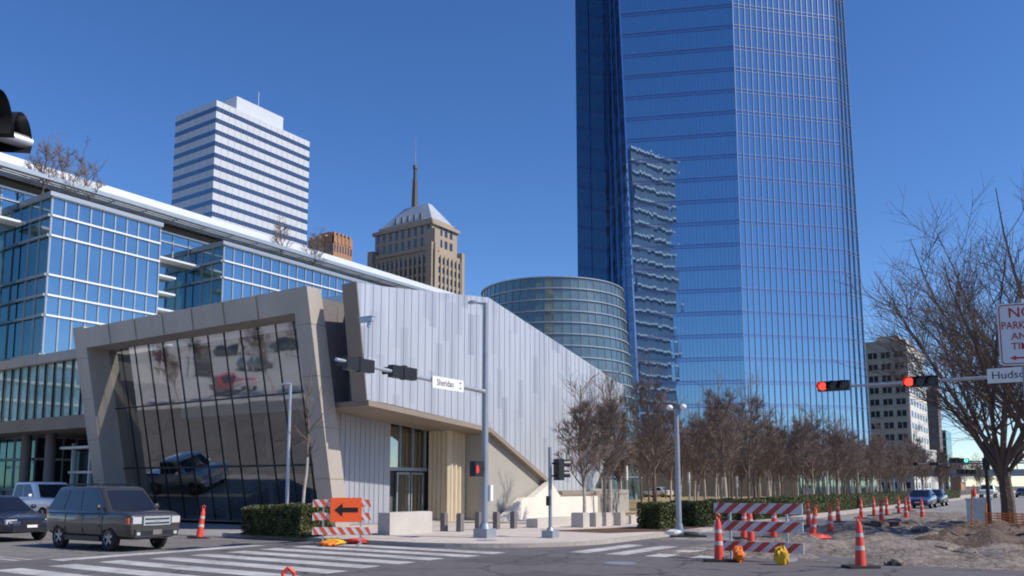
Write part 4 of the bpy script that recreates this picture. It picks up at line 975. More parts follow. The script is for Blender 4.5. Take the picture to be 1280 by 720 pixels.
# banded block behind the viewer that the skyscraper mirrors as wavy white lines
mid = lerp_edge(A_low, A_top, zlo, zhi, 55.); pA = zz(mid + (C - mid) * .02, 50); pB = zz(mid + (C - mid) * .40, 50)
def refl(p, n):
    d = (p - O).normalized(); return d - n * (2 * d.dot(n))
nn = nL
rA, rB = refl(pA, nn), refl(pB, nn)
def strike(p, r, dist): return p + r * (dist / math.hypot(r.x, r.y))
DB = 250.
bA = strike(pA, rA, DB); wn = Vector((.40, .917)); 
bB = pB + rB * (((bA.xy - pB.xy).dot(wn)) / rB.xy.dot(wn))
topP = zz(mid + (C - mid) * .2, D(800, 182, math.hypot(mid.x, mid.y)).z); rT = refl(topP, nn); bT = strike(topP, rT, DB)
t = thing('mirrored_office', 'office block with white floor edges seen as wavy lines in the skyscraper glass', 'building', ((bA.x + bB.x) / 2, (bA.y + bB.y) / 2, 0))
fdir = (bB - bA); fdir.z = 0; fdir.normalize(); fn = Vector((-fdir.y, fdir.x, 0)); 
if fn.dot(C - bA) < 0: fn = -fn
a, b = zz(bA, 0), zz(bB, 0); ht = bT.z
m = MB(); m.add([a, b, b - fn * 25, a - fn * 25, zz(a, ht), zz(b, ht), zz(b - fn * 25, ht), zz(a - fn * 25, ht)], [[0, 1, 5, 4], [1, 2, 6, 5], [2, 3, 7, 6], [3, 0, 4, 7], [4, 5, 6, 7]]); part('wall', m, M['m_wall'], t, world=True)
k = 0
while k * 6.6 < ht: m = MB(); m.bar(zz(a, ht - .6 - k * 6.6), zz(b, ht - .6 - k * 6.6), .9, 1.0, fn); part('floor_edge', m, M['alu'], t, world=True); k += 1

# ================================================================== SIGNALS, LAMPS, SIGNS
def signal_head(mb_parent_name, parent, loc, face, up, n=3, lit=None, litmat='red_lens', vis=.24):
    """head with its long axis along -(face x up)..; face: direction the lenses look; long axis `up`"""
    face = Vector(face).normalized(); up = Vector(up).normalized(); sd_ = face.cross(up); L = .34 * n
    def pt(u, v, w_): return Vector(loc) + up * u + sd_ * v + face * w_
    m = MB(); vs = [pt(u, v, w_) for w_ in (-.1, .1) for v in (-.17, .17) for u in (-L / 2, L / 2)]
    m.add(vs, [[0, 2, 3, 1], [4, 5, 7, 6], [0, 1, 5, 4], [2, 6, 7, 3], [0, 4, 6, 2], [1, 3, 7, 5]])
    hd = part(mb_parent_name, m, M['black'], parent)
    for i in range(n):
        u = (i - (n - 1) / 2) * .34
        m = MB(); seg = 14; o = []
        for rr_, w0, w1 in ((.155, .1, .1 + vis),):
            a0 = -200; pts = []
            for q in range(seg + 1):
                an = R(-30 + 240 * q / seg)      # open at the bottom
                pts.append((math.cos(an), math.sin(an)))
            zax = Vector((0, 0, 1)) if abs(face.z) < .9 else up
            h1 = face.cross(zax).normalized(); h2 = h1.cross(face).normalized() * -1
            if h2.z < 0: h2 = -h2
            cpt = pt(u, 0, 0)
            for w_ in (w0, w1):
                for c_, s_ in pts: m.v.append(tuple(cpt + h1 * (c_ * rr_) + h2 * (s_ * rr_) + face * w_))
            for q in range(seg): m.f.append([q, q + 1, seg + 2 + q, seg + 1 + q]); m.m.append(0); m.sm.append(True)
        part('visor', m, M['black'], hd, fix=False)
        m = MB(); m.tube(pt(u, 0, .098), pt(u, 0, .125), .135, n=18); part('lens', m, M[litmat] if lit == i else M['lens_off'], hd)
    return hd
def pole_base(m, r=.28, h=.12): m.lathe([(r, 0), (r, .06), (r * .7, .08), (r * .7, h)], 14, smooth=False)

# corner mast arm with the street sign
P0 = G(606, 672, SW); bx, by = P0.x, P0.y
t = thing('signal_mast', 'tall grey signal pole with mast arm reaching left in front of the metal wall', 'traffic signal', (bx, by, SW))
m = MB(); m.tube((0, 0, .1), (0, 0, 7.55), .115, .085, 14); part('pole', m, M['steel_dark'], t)
m = MB(); m.box(-.26, .26, -.26, .26, 0, .28); m.lathe([(.2, .28), (.14, .45)], 14); part('pole_base', m, M['steel_dark'], t)
AZ = PX(608, 490, bx).z - SW; yE = PX(420, 449, bx).y - by; zE = PX(420, 449, bx).z - SW
m = MB(); m.tube((0, 0, AZ), (0, yE, zE), .075, .045, 10); part('mast_arm', m, M['steel'], t)
m = MB(); m.tube((0, 0, 7.5), (-.45, -.05, 7.62), .04, .03, 8); m.blob((-.5, -.05, 7.62), .2, .1, .07, 1, .03); part('luminaire', m, M['steel'], t)
for px, py in ((449, 456), (504, 466)):
    q = PX(px, py, bx); y_ = q.y - by
    signal_head('signal_head', t, (-.02, y_, q.z - SW), (-1, 0, 0), (0, 1, 0))
    m = MB(); m.box(-.06, .10, y_ - .06, y_ + .06, q.z - SW - .2, q.z - SW + .2); part('bracket', m, M['black'], t)
    # visors of the oncoming lenses show beyond the head's lower edge
q0, q1 = PX(540, 479, bx + .1), PX(579, 481, bx + .1); yc = (q0.y + q1.y) / 2; wS = q1.y - q0.y
zS_ = (PX(559, 480, bx + .1).z); hS = .36
s_ = thing('street_name_sign', 'white street name sign reading Sheridan hung on the mast arm', 'street sign', (bx + .1, yc, zS_))
m = MB(); m.box(0, .02, -wS / 2, wS / 2, -hS / 2, hS / 2); part('sign_plate', m, M['white_sign'], s_)
m = xf(text_mb('Sheridan', .27, ex=.002, sx=.86), Matrix.Translation((.023, -wS * .10, 0)) @ FACE_X); part('lettering', m, M['black_ink'], s_)
m = MB(); m.box(.021, .024, wS * .36, wS * .41, .06, .10); m.box(.021, .024, wS * .36, wS * .41, -.10, -.06); part('small_lettering', m, M['black_ink'], s_)
# detector camera on the arm
q = PX(461, 402, bx); y_ = q.y - by
m = MB(); m.tube((0, y_, AZ), (0, y_, q.z - SW - .05), .018, n=6); part('riser', m, M['steel'], t)
m = MB(); m.box(-.30, .16, y_ - .06, y_ + .06, q.z - SW, q.z - SW + .12); m.box(-.34, .18, y_ - .09, y_ + .09, q.z - SW + .12, q.z - SW + .14); m.tube((0, y_, q.z - SW - .15), (0, y_, q.z - SW), .05, n=8); part('camera_housing', m, M['steel'], t)
q = PX(595, 586, bx); y_ = q.y - by; z_ = q.z - SW
m = MB(); m.box(-.10, .12, y_ - .20, y_ + .22, z_ - .24, z_ + .24); m.box(-.05, .05, y_ + .2, -.06, z_ - .05, z_ + .05)
for sgn in (-1, 1): pass
ps = part('pedestrian_signal', m, M['black'], t)
m = MB(); hx = .122                                                         # raised hand symbol
m.box(hx, hx + .004, y_ - .13, y_ - .03, z_ - .13, z_ + .0)
for i, hgt in enumerate((.09, .12, .115, .08)): m.box(hx, hx + .004, y_ - .13 + i * .026, y_ - .112 + i * .026, z_ + .002, z_ + hgt)
m.box(hx, hx + .004, y_ - .028, y_ - .006, z_ - .08, z_ + .01)
part('hand_symbol', m, M['red_hand'], ps)
m = MB(); m.box(.09, .2, .03, .17, 1.15, 1.65); part('push_button', m, M['white_sign'], t)
# second pole with a side on signal
P1 = G(688, 672, SW)
t = thing('signal_post', 'short grey post with a black signal head seen side on before the bare trees', 'traffic signal', (P1.x, P1.y, SW))
hp = D(688, 559, math.hypot(P1.x, P1.y)).z - SW
m = MB(); m.tube((0, 0, .1), (0, 0, hp), .06, n=12); part('pole', m, M['steel_dark'], t)
m = MB(); m.box(-.2, .2, -.2, .2, 0, .22); m.lathe([(.13, .22), (.08, .32)], 12); part('pole_base', m, M['steel_dark'], t)
zc = D(699, 587, math.hypot(P1.x, P1.y)).z - SW
signal_head('signal_head', t, (.22, .18, zc), (.45, .89, 0), (0, 0, 1), n=2)
m = MB(); m.tube((0, 0, zc + .2), (.22, .18, zc + .2), .03, n=6); m.tube((0, 0, zc - .2), (.22, .18, zc - .2), .03, n=6); part('bracket', m, M['black'], t)
m = MB(); m.box(-.06, .05, -.16, -.05, 1.0, 1.3); part('push_button', m, M['black'], t)
# right mast arm over the main street
aY = 30.0; q = PY(1282, 468, aY); mx = 2.6
t = thing('signal_mast', 'mast arm with two lit red signals reaching out over the torn up street', 'traffic signal', (mx, aY, SW))
za = PY(1280, 469, aY).z - SW; zb_ = PY(1026, 485, aY).z - SW; xe = PY(1026, 485, aY).x - mx
m = MB(); m.tube((0, 0, 0), (0, 0, 7.2), .14, .09, 14); part('pole', m, M['steel_dark'], t)
m = MB(); m.tube((0, 0, za), (xe, 0, zb_), .085, .035, 10); part('mast_arm', m, M['steel'], t)
for px, py in ((1042, 482.5), (1151, 477)):
    q = PY(px, py, aY - .2)
    signal_head('signal_head', t, (q.x - mx, -.2, q.z - SW), (0, -1, 0), (1, 0, 0), lit=0)
m = MB(); m.box(-.2, .2, -.2, .2, 0, .25); part('pole_base', m, M['steel_dark'], t)
q0, q1 = PY(1234, 470, aY - .15), PY(1276, 467, aY - .15); wH = 1.32; xc = q0.x + wH / 2
s_ = thing('street_name_sign', 'white street name sign reading Hudson hung on the mast arm over the dirt', 'street sign', (xc, aY - .15, q0.z))
m = MB(); m.box(-wH / 2, wH / 2, 0, .02, -.24, .22); part('sign_plate', m, M['white_sign'], s_)
m = xf(text_mb('Hudson', .34, ex=.002, sx=1.02), Matrix.Translation((0, -.004, -.01)) @ FACE_NY); part('lettering', m, M['black_ink'], s_)
# near no parking sign
Ps = D(1291, 600, 7.0)
t = thing('parking_sign', 'white and red sign reading no parking any time on a near post', 'sign', (Ps.x, Ps.y, 0))
rzs = YAW - R(31); sw_, sh_ = .305, .457; zc = D(1291, 416, 7.0).z
t.rotation_euler = (0, 0, YAW - R(20))
m = MB(); m.tube((.01, .035, 0), (.01, .035, zc + .26), .022, n=10); part('post', m, M['steel_dark'], t)
def rr_poly(w_, h_, r):
    pts = []
    for cx, cy, a0 in ((w_ / 2 - r, h_ / 2 - r, 0), (-w_ / 2 + r, h_ / 2 - r, 90), (-w_ / 2 + r, -h_ / 2 + r, 180), (w_ / 2 - r, -h_ / 2 + r, 270)):
        for k in range(5): an = R(a0 + 22.5 * k); pts.append((cx + r * math.cos(an), cy + r * math.sin(an)))
    return pts
m = MB(); m.prism([(x, z + zc) for x, z in rr_poly(sw_, sh_, .03)], 'y', 0, .006); pl_ = part('sign_plate', m, M['white_sign'], t)
o_ = rr_poly(sw_ - .02, sh_ - .02, .026); i_ = rr_poly(sw_ - .034, sh_ - .034, .02); n = len(o_)
m = MB(); m.add([(x, -.0015, z + zc) for x, z in o_] + [(x, -.0015, z + zc) for x, z in i_], [[k, (k + 1) % n, n + (k + 1) % n, n + k] for k in range(n)]); part('border', m, M['red_ink'], pl_)
for body, dz, sz in (('NO', .155, .105), ('PARKING', .062, .078), ('ANY', -.018, .072), ('TIME', -.092, .072)):
    sxx = {'NO': 1.0, 'PARKING': .80, 'ANY': .98, 'TIME': .98}[body]
    m = xf(text_mb(body, sz, ex=.0006, sx=sxx, bold=.0006), Matrix.Translation((0, -.0015, zc + dz)) @ FACE_NY); part('lettering', m, M['red_ink'], pl_)
m = MB(); m.prism([(-.09, zc - .175), (-.05, zc - .158), (-.05, zc - .169), (.09, zc - .169), (.09, zc - .181), (-.05, zc - .181), (-.05, zc - .192)], 'y', -.003, -.0005); part('arrow', m, M['red_ink'], pl_)
# near signal head at the upper left edge
q = D(8, 152, 6.3)
t = thing('near_signal', 'back of a black traffic signal close by at the top left edge of the view', 'traffic signal', (q.x, q.y, q.z))
signal_head('signal_head', t, (-.16, -.30, .0), (.72, .69, .02), (-.69, .72, 0), vis=.24)
m = MB(); m.tube((-.30, -3.2, .02), (-.30, .3, .02), .05, n=10); part('mast_arm', m, M['steel'], t)
m = MB(); m.box(-.34, -.24, -.4, -.2, -.2, .22); part('bracket', m, M['steel'], t)
# far signals
for (px, py, d, lit, lb) in ((1155, 580, 118, None, 'distant mast arm with two dark signals before the white silo'), ):
    c = D(px, py, d); t = thing('signal_mast', lb, 'traffic signal', (c.x - 6.5, c.y, 0))
    m = MB(); m.tube((0, 0, 0), (0, 0, 6.8), .13, .09, 8); part('pole', m, M['steel_dark'], t)
    m = MB(); m.tube((0, 0, c.z + .12), (8.6, 0, c.z), .07, .05, 8); part('mast_arm', m, M['steel_dark'], t)
    for pxx in (1142, 1168): q = D(pxx, py, d); signal_head('signal_head', t, (q.x - c.x + 6.5, -.2, c.z), (0, -1, 0), (1, 0, 0))
c = D(1199, 577, 74); t = thing('signal_mast', 'distant signal with a green light beside the big tree trunk', 'traffic signal', (1.0, c.y, 0))
m = MB(); m.tube((0, 0, 0), (0, 0, 6.0), .13, .09, 8); part('pole', m, M['steel_dark'], t)
m = MB(); m.tube((0, 0, c.z), (c.x - 1.6, 0, c.z), .07, .05, 8); part('mast_arm', m, M['steel_dark'], t)
q = D(1199, 576, 74); signal_head('signal_head', t, (q.x - 1.0, -.2, q.z), (0, -1, 0), (1, 0, 0), n=4, lit=3, litmat='green_lens')
q = D(1209, 590, 74); signal_head('signal_head', t, (q.x - 1.0, -.2, q.z), (0, -1, 0), (1, 0, 0), n=4)
# street lamps
def lamp(px, pyb, pytop, label, name='street_lamp', kind='cobra', group=None, r=.06, d=None, mt='steel'):
    p = G(px, pyb, SW) if d is None else Vector((D(px, 600, d).x, D(px, 600, d).y, SW)); d_ = math.hypot(p.x, p.y); h = D(px, pytop, d_).z - SW
    t = thing(name, label, 'street lamp', (p.x, p.y, SW), 0, group)
    m = MB(); m.tube((0, 0, .05), (0, 0, h), r, r * .75, 12); part('pole', m, M[mt], t)
    m = MB(); m.lathe([(r * 2.6, 0), (r * 2.6, .05), (r * 1.5, .1), (r * 1.2, .3)], 12); part('pole_base', m, M[mt], t)
    m = MB()
    if kind == 'cobra': m.blob((-.14, -.06, h + .03), .24, .10, .07, 2, .02); part('lamp_head', m, M['steel'], t)
    elif kind == 'globe':
        for sgn in (-1, 1):
            m = MB(); m.tube((0, 0, h - .12), (sgn * .22, 0, h + .02), .025, n=6); part('lamp_arm', m, M['steel_dark'], t)
            m = MB(); m.blob((sgn * .26, 0, h + .06), .12, .12, .10, 4, .0, n=14); part('lamp_globe', m, M['globe'], t)
    elif kind == 'slim':
        m.tube((0, 0, h), (0, 0, h + .9), r * 1.25, n=10); part('lamp_head', m, M['globe'], t)
    elif kind == 'arm':
        m.tube((0, 0, h), (-2.2, 0, h + .15), .04, .03, 8); m.blob((-2.3, 0, h + .13), .35, .13, .08, 2, .02); part('lamp_head', m, M['steel'], t)
    return t
lamp(357.5, 668, 481, 'slim pale lamp post standing at the left hedge before the dark glass front')
lamp(849, 665, 511, 'grey lamp post with two white globes beside the clipped bushes', kind='globe', r=.10, mt='steel_dark')
for px, b, tpx, lb in ((784, 640, 600, 'slim white garden lamp by the stone blocks'), (862, 636, 606, 'slim garden lamp behind the post with white globes'), (922, 634, 610, 'slim garden lamp between the trunks behind the striped barricade')):
    lamp(px, b, tpx, lb, name='garden_lamp', kind='slim', r=.07)
for px, tpx, d, lb in ((1034, 562, 96, 'grey lamp post before the dark hall left of the curved arm lamp'), (1072, 566, 100, 'pale lamp post with long arm before the dark hall'), (1152, 572, 150, 'thin far lamp post near the white silo')):
    lamp(px, 0, tpx, lb, kind='arm' if px == 1072 else 'cobra', d=d, r=.11)

# ================================================================== ROADWORKS
def board(L, h, nst, slant, mats):
    """a plank with slanted stripes, centred, facing -Y"""
    m = MB(); m.box(-L / 2, L / 2, 0, .03, -h / 2, h / 2, 0)
    w_ = L / nst
    for i in range(nst):
        if i % 2: continue
        a = -L / 2 + i * w_; cl = lambda v: max(-L / 2, min(L / 2, v))
        poly = [(cl(a - slant / 2), -h / 2), (cl(a + w_ - slant / 2), -h / 2), (cl(a + w_ + slant / 2), h / 2), (cl(a + slant / 2), h / 2)]
        m.prism(poly, 'y', -.004, -.001, 1)
    return m
def barricade(name, label, loc, rz, L, h, zs, mats, slant):
    t = thing(name, label, 'barricade', loc, rz)
    for z in zs:
        mb = board(L, h, 13 if slant < 0 else 12, slant, mats); mb = xf(mb, Matrix.Translation((0, -.06, z))); part('board', mb, mats, t)
    for x in (-L * .32, L * .32):
        m = MB(); m.box(x - .025, x + .025, -.025, .025, .06, zs[-1] + .1); part('upright', m, M['steel'], t)
        m = MB(); m.box(x - .03, x + .03, -.6, .6, 0, .06); part('foot', m, M['steel_dark'], t)
    return t
pb = G(427, 681, 0)
zt_ = [D(428, y_, math.hypot(pb.x, pb.y)).z for y_ in (663.5, 645.5, 629)]
barricade('barricade', 'orange and white striped barricade carrying the orange arrow sign', (pb.x, pb.y, 0), YAW + R(3), 1.74, .22, zt_, [M['stripe_white'], M['stripe_red']], -.16)
t = thing('arrow_sign', 'orange sign with a black arrow pointing left fixed to the barricade', 'sign', (pb.x, pb.y, (zt_[1] + zt_[2]) / 2 - .0), YAW + R(3))
m = MB(); m.box(-.34, .58, -.115, -.09, -.36, .36); part('sign_plate', m, M['orange_sign'], t)
m = MB(); m.prism([(-.22, 0), (.02, .2), (.02, .07), (.48, .07), (.48, -.07), (.02, -.07), (.02, -.2)], 'y', -.121, -.117); part('arrow', m, M['black_ink'], t)
pb2 = G(949, 701, 0); zt_ = [D(949, y_, math.hypot(pb2.x, pb2.y)).z for y_ in (683.5, 658, 635.5)]
barricade('barricade', 'red and white striped barricade closing the torn up street', (pb2.x, pb2.y, 0), R(-2), 2.12, .24, zt_, [M['stripe_white'], M['stripe_shade_red']], .28)
def bag(label, px, py, mt, sx, sy, sz, seed, z0=0.):
    p = G(px, py, z0); m = MB(); m.blob((0, 0, sz * .9), sx, sy, sz, seed, .30, n=16); m.blob((sx * .7, sy * .3, sz * .7), sx * .6, sy * .7, sz * .65, seed + 1, .25, n=12)
    single('sandbag', label, 'sandbag', m, M[mt], (p.x, p.y, z0), YAW, 'sandbags at the barricade feet')
bag('yellow sandbag lying at the left foot of the arrow barricade', 417, 681, 'bag_yellow', .28, .24, .10, 1)
bag('orange sandbag against the yellow one under the arrow barricade', 409, 683, 'bag_orange', .22, .2, .08, 2)
bag('red sandbag at the right foot of the arrow barricade', 446, 680, 'bag_red', .3, .24, .09, 3)
bag('bright orange sandbag standing under the torn up street barricade', 923, 703, 'bag_orange', .12, .13, .19, 4)
bag('mustard yellow sandbag under the right half of the street barricade', 977, 706, 'bag_yellow', .14, .14, .21, 5)
# channelizer posts
def make_cone(label, loc, group):
    t = thing('channelizer', label, 'traffic cone', loc, 0, group)
    m = MB(); m.lathe([(.115, .055), (.10, .30), (.083, .60), (.066, .88), (.045, .94), (.035, .98)], 18)
    post = part('post', m, M['cone'], t)
    for z0, z1 in ((.38, .47), (.66, .74)):
        m = MB(); r0, r1 = .122 - z0 * .0605, .122 - z1 * .0605; m.lathe([(r0, z0), (r1, z1)], 18, caps=False); part('sleeve', m, M['cone_white'], post)
    m = MB(); pts = [(.0, .97), (-.04, 1.0), (-.045, 1.06), (0, 1.10), (.045, 1.06), (.04, 1.0), (0, .97)]
    for a, b in zip(pts, pts[1:]): m.tube((a[0], 0, a[1]), (b[0], 0, b[1]), .016, n=6)
    part('handle', m, M['cone'], post)
    m = MB(); m.box(-.34, .34, -.2, .2, 0, .055); part('rubber_base', m, M['rubber'], t)
    return t
cg = 'orange and white channelizer posts around the roadworks'
base = make_cone('channelizer post on the pale drive left of the left hedge', tuple(G(249, 673, 0)), cg); base.rotation_euler = (R(-3), R(5), YAW)
cones = [((1076, 710), 0, 'channelizer post standing alone in front of the dirt'), ((899, 702), 0, 'channelizer post at the left end of the street barricade'),
    ((930, 674), 2, 'leaning channelizer post seen through the left half of the street barricade'), ((939, 681), -1, 'channelizer post behind the middle of the street barricade'), ((967, 673), 3, 'channelizer post seen through the right half of the street barricade'),
    ((1011, 658), 0, 'upright channelizer post just right of the barricade by the hedge'), ((1015, 673), 9, 'strongly leaning channelizer post beside the heap of broken kerb'), ((1038, 668), 2, 'tall channelizer post right of the leaning one'),
    ((1048, 653), 0, 'channelizer post close to the hedge before the long kerb'), ((1077, 648), 0, 'channelizer post in the row by the kerb left of two small ones'), ((1093, 645), 0, 'small channelizer post behind the dark heaps of rubble'),
    ((1102, 653), 1, 'dark channelizer post beside the rubble at the dirt edge'), ((1109, 644), 0, 'small channelizer post under the dark blue car'), ((1124, 642), 0, 'small channelizer post right of the dark blue car'),
    ((1133, 650), 0, 'channelizer post in mid road between the blue car and the tree'), ((1137, 639), 0, 'faint farthest channelizer post in the road'), ((1153, 649), 0, 'lone channelizer post farthest right on the road surface')]
for (px, py), ln, lb in cones:
    c = dup(base, tuple(G(px, py, .03 if px > 905 and py < 700 else 0)), YAW + R(px * 7 % 20), label=lb); c.rotation_euler = (0, R(ln), YAW + R((px * 7) % 24 - 12))
q = D(361, 708, 6.9); c = dup(base, (q.x, q.y, q.z - 1.11), YAW, label='top of a channelizer post poking up at the bottom edge over the crossing'); c.rotation_euler = (0, 0, YAW)
# flattened channelizers, rubble
for k, (px, py, lb) in enumerate(((860, 667, 'dark rubber base lying on the kerb beside the clipped bush'), )):
    p = G(px, py, SW); m = MB(); m.box(-.6, .6, -.16, .16, 0, .07); m.blob((.1, 0, .12), .3, .14, .07, 4, .2); single('rubber_base', lb, 'rubber base', m, M['rubber'], (p.x, p.y, 0), YAW)
p = G(842, 668, SW); m = MB(); m.blob((0, 0, .07), .3, .16, .1, 9, .3); single('white_sack', 'crumpled white sack on the pavement edge by the lamp post', 'sack', m, M['white_sign'], (p.x, p.y, SW), 0)
rn = random.Random(12)
for k, (px, py, s_) in enumerate(((1012, 676, .3), (1022, 675, .34), (1030, 674, .28), (1072, 664, .3), (1088, 662, .42), (1100, 660, .5), (1118, 660, .45), (1136, 659, .4), (1062, 668, .3), (1010, 678, .22), (1150, 664, .35), (1180, 690, .3), (1210, 692, .3), (1160, 700, .22), (1120, 704, .2))):
    p = G(px, py, .05); m = MB(); m.blob((0, 0, s_ * .25), s_, s_ * .7, s_ * .42, 40 + k, .35, n=9)
    for q in range(3): m.blob((rn.uniform(-1, 1) * s_, rn.uniform(-1, 1) * s_, s_ * .1), s_ * .3, s_ * .25, s_ * .2, 90 + k * 3 + q, .3, n=7)
    o = single('paving_lump', 'broken lump of paving lying in the torn up lane', 'lump', m, M['soil'] if k in (4, 5, 6, 7) else (M['bag_red'] if k in (1, 2) else M['dirt']), (p.x, p.y, .03), k, 'broken paving lumps in the torn up lane')
for k in (0,):
    p = G(1226, 660, .03); m = MB(); m.box(-.45, .45, -.3, .3, 0, 1.15); m.box(-.5, .5, -.34, .34, 1.15, 1.2); m.box(-.3, .3, -.305, -.301, .3, 1.0); single('utility_cabinet', 'pale grey utility cabinet beside the foot of the big bare tree', 'cabinet', m, M['steel'], (p.x, p.y, .03), 0)
p = G(1220, 650, .03); c = dup(base, (p.x, p.y, .03), 0, label='tall channelizer post beside the pale grey utility cabinet'); c.scale = (1.2, 1.2, 1.6)
# orange mesh fence round the tree
tx, ty = G(1245, 667, .3).x, 35.0
t = thing('safety_fence', 'sagging orange mesh safety fence round the foot of the big tree', 'fence', (tx, ty, .4))
fp_ = [(-1.1, -.2), (-.6, -1.0), (.9, -1.0), (2.4, -.4), (4.5, .2)]
for a in fp_:
    m = MB(); m.tube((a[0], a[1], -.2), (a[0] + .05, a[1], 1.2 if a[0] < -1 else .75), .025, n=6); part('post', m, M['bag_orange'], t)
m = MB()
for (a, b) in zip(fp_[1:], fp_[2:]):
    for k in range(5): z = .03 + k * .09; m.bar((a[0], a[1], z), (b[0], b[1], z - .03), .035, .01, (0, -1, 0))
    for k in range(9): u = k / 8; x_, y__ = a[0] + (b[0] - a[0]) * u, a[1] + (b[1] - a[1]) * u; m.bar((x_, y__, 0), (x_, y__, .42), .025, .012, (0, -1, 0))
part('mesh', m, M['bag_orange'], t)
p = G(1238, 662, .1); m = MB(); m.tube((0, 0, 0), (0, 0, 3.4), .07, n=10); m.box(-.12, .12, -.12, .12, 2.3, 2.75); single('utility_post', 'dark thin post standing directly left of the big tree trunk', 'post', m, M['black'], (p.x, p.y, .05), 0)

# ================================================================== PLAZA
for k, (px, py, lb) in enumerate(((555, 664, 'first bollard from the concrete planter'), (575, 664.5, 'second bollard from the concrete planter'), (598, 662, 'bollard just left of the tall signal pole'), (620.5, 661.5, 'bollard just right of the tall signal pole'), (642, 660.5, 'bollard before the white wall end'))):
    p = G(px, py, SW); d_ = math.hypot(p.x, p.y); m = MB(); h = .62
    m.box(-.1, .1, -.1, .1, 0, h); m.box(-.085, .085, -.085, .085, h, h + .03)
    single('bollard', 'short grey square ' + lb, 'bollard', m, M['stone_dark'], (p.x, p.y, SW), 0, 'bollards along the plaza edge')
def block(label, pl_, pe, pr, py, h, m_=None, name='stone_block'):
    a, e, r = G(pl_, py, SW), G(pe, py, SW), G(pr, py, SW)
    ex, ey = e.x, e.y; lx = PY(pl_, py, ey).x; ry = PX(pr, py, ex).y
    m = MB(); m.box(lx - ex, 0, 0, ry - ey, 0, h); m.box(lx - ex + .03, -.03, .03, ry - ey - .03, h, h + .012)
    return single(name, label, 'planter' if name == 'planter' else 'block', m, m_ or M['planter'], (ex, ey, SW), 0, None)
block('large pale concrete planter box in front of the entrance', 472, 487, 540, 669, .72, name='planter')
block('long low grey block along the foot of the white wall', 658, 672, 716, 660, .34)
block('pale stone block next to the long low grey one', 714, 729, 737, 659.5, .56)
block('second pale stone block behind the thin trunk', 737, 745, 752, 658.5, .54)
block('third pale stone block between two trunks', 753, 758, 765, 657.5, .52)
block('fourth pale stone block left of the slim garden lamp', 767, 776, 782, 657, .52)
block('low grey stone wall right of the slim garden lamp', 786, 789, 818, 655, .36)
block('stone block close to the clipped bushes', 826, 834, 840, 652, .5)
# hedges
def hedge(label, x0, x1, y0, y1, h, name='hedge', seed=1, z0=SW, dens=900):
    rn = random.Random(seed); t = thing(name, label, 'hedge', ((x0 + x1) / 2, (y0 + y1) / 2, z0))
    cx, cy = (x0 + x1) / 2, (y0 + y1) / 2
    m = MB(); m.box(x0 - cx + .14, x1 - cx - .14, y0 - cy + .14, y1 - cy - .14, 0, h - .14); part('branches', m, M['hedge_core'], t)
    m = MB(); area = 2 * (x1 - x0 + y1 - y0) * h + (x1 - x0) * (y1 - y0)
    for i in range(int(area * dens)):
        f = rn.random() * area
        px, py, pz = rn.uniform(x0, x1), rn.uniform(y0, y1), rn.uniform(0, h)
        s_ = rn.random() * area
        if s_ < (x1 - x0) * (y1 - y0): pz = h - rn.random() ** 2 * .18
        elif s_ < (x1 - x0) * (y1 - y0) + (x1 - x0) * h * 2: py = (y0 if rn.random() < .6 else y1) + rn.choice((-1, 1)) * 0; py += (rn.random() ** 2 * .16) * (1 if py == y0 else -1)
        else: px = x1 if rn.random() < .6 else x0; px += (rn.random() ** 2 * .16) * (-1 if px == x1 else 1)
        wob = .12 * mnoise.noise(Vector((px * 1.3, py * 1.3, pz * 1.5 + seed)))
        c_ = Vector((px - cx, py - cy, max(.02, pz + wob))); d_ = Vector((rn.gauss(0, 1), rn.gauss(0, 1), rn.gauss(0, 1) + .5)).normalized(); e_ = d_.orthogonal().normalized(); e_.rotate(Matrix.Rotation(rn.random() * 6.3, 3, d_)); s2 = rn.uniform(.025, .06)
        g_ = d_.cross(e_); m.add([c_ + e_ * s2, c_ + g_ * s2 * .6, c_ - e_ * s2, c_ - g_ * s2 * .6], [[0, 1, 2, 3]])
    part('foliage', m, M['leaf'], t, fix=False); return t
ph = G(376, 672, SW); pL = PY(301, 670, ph.y).x; pR = PX(404, 667, ph.x).y
hedge('clipped green hedge at the foot of the dark glass front', pL, ph.x, ph.y, pR + .4, .98, seed=1)
hedge('dark clipped bush left of the globe lamp post', -13.9, -12.9, 29.3, 31.0, .95, 'bush', 2)
hedge('clipped bush right of the globe lamp post', -13.6, -12.5, 31.8, 36.5, 1.0, 'bush', 3)
hedge('long clipped hedge along the street kerb behind the barricade', -13.8, -12.6, 38.5, 62, 1.0, seed=4, dens=420)
hedge('far clipped hedge continuing along the kerb past the dark blue car', -13.9, -12.7, 64, 128, 1.05, seed=5, dens=130)

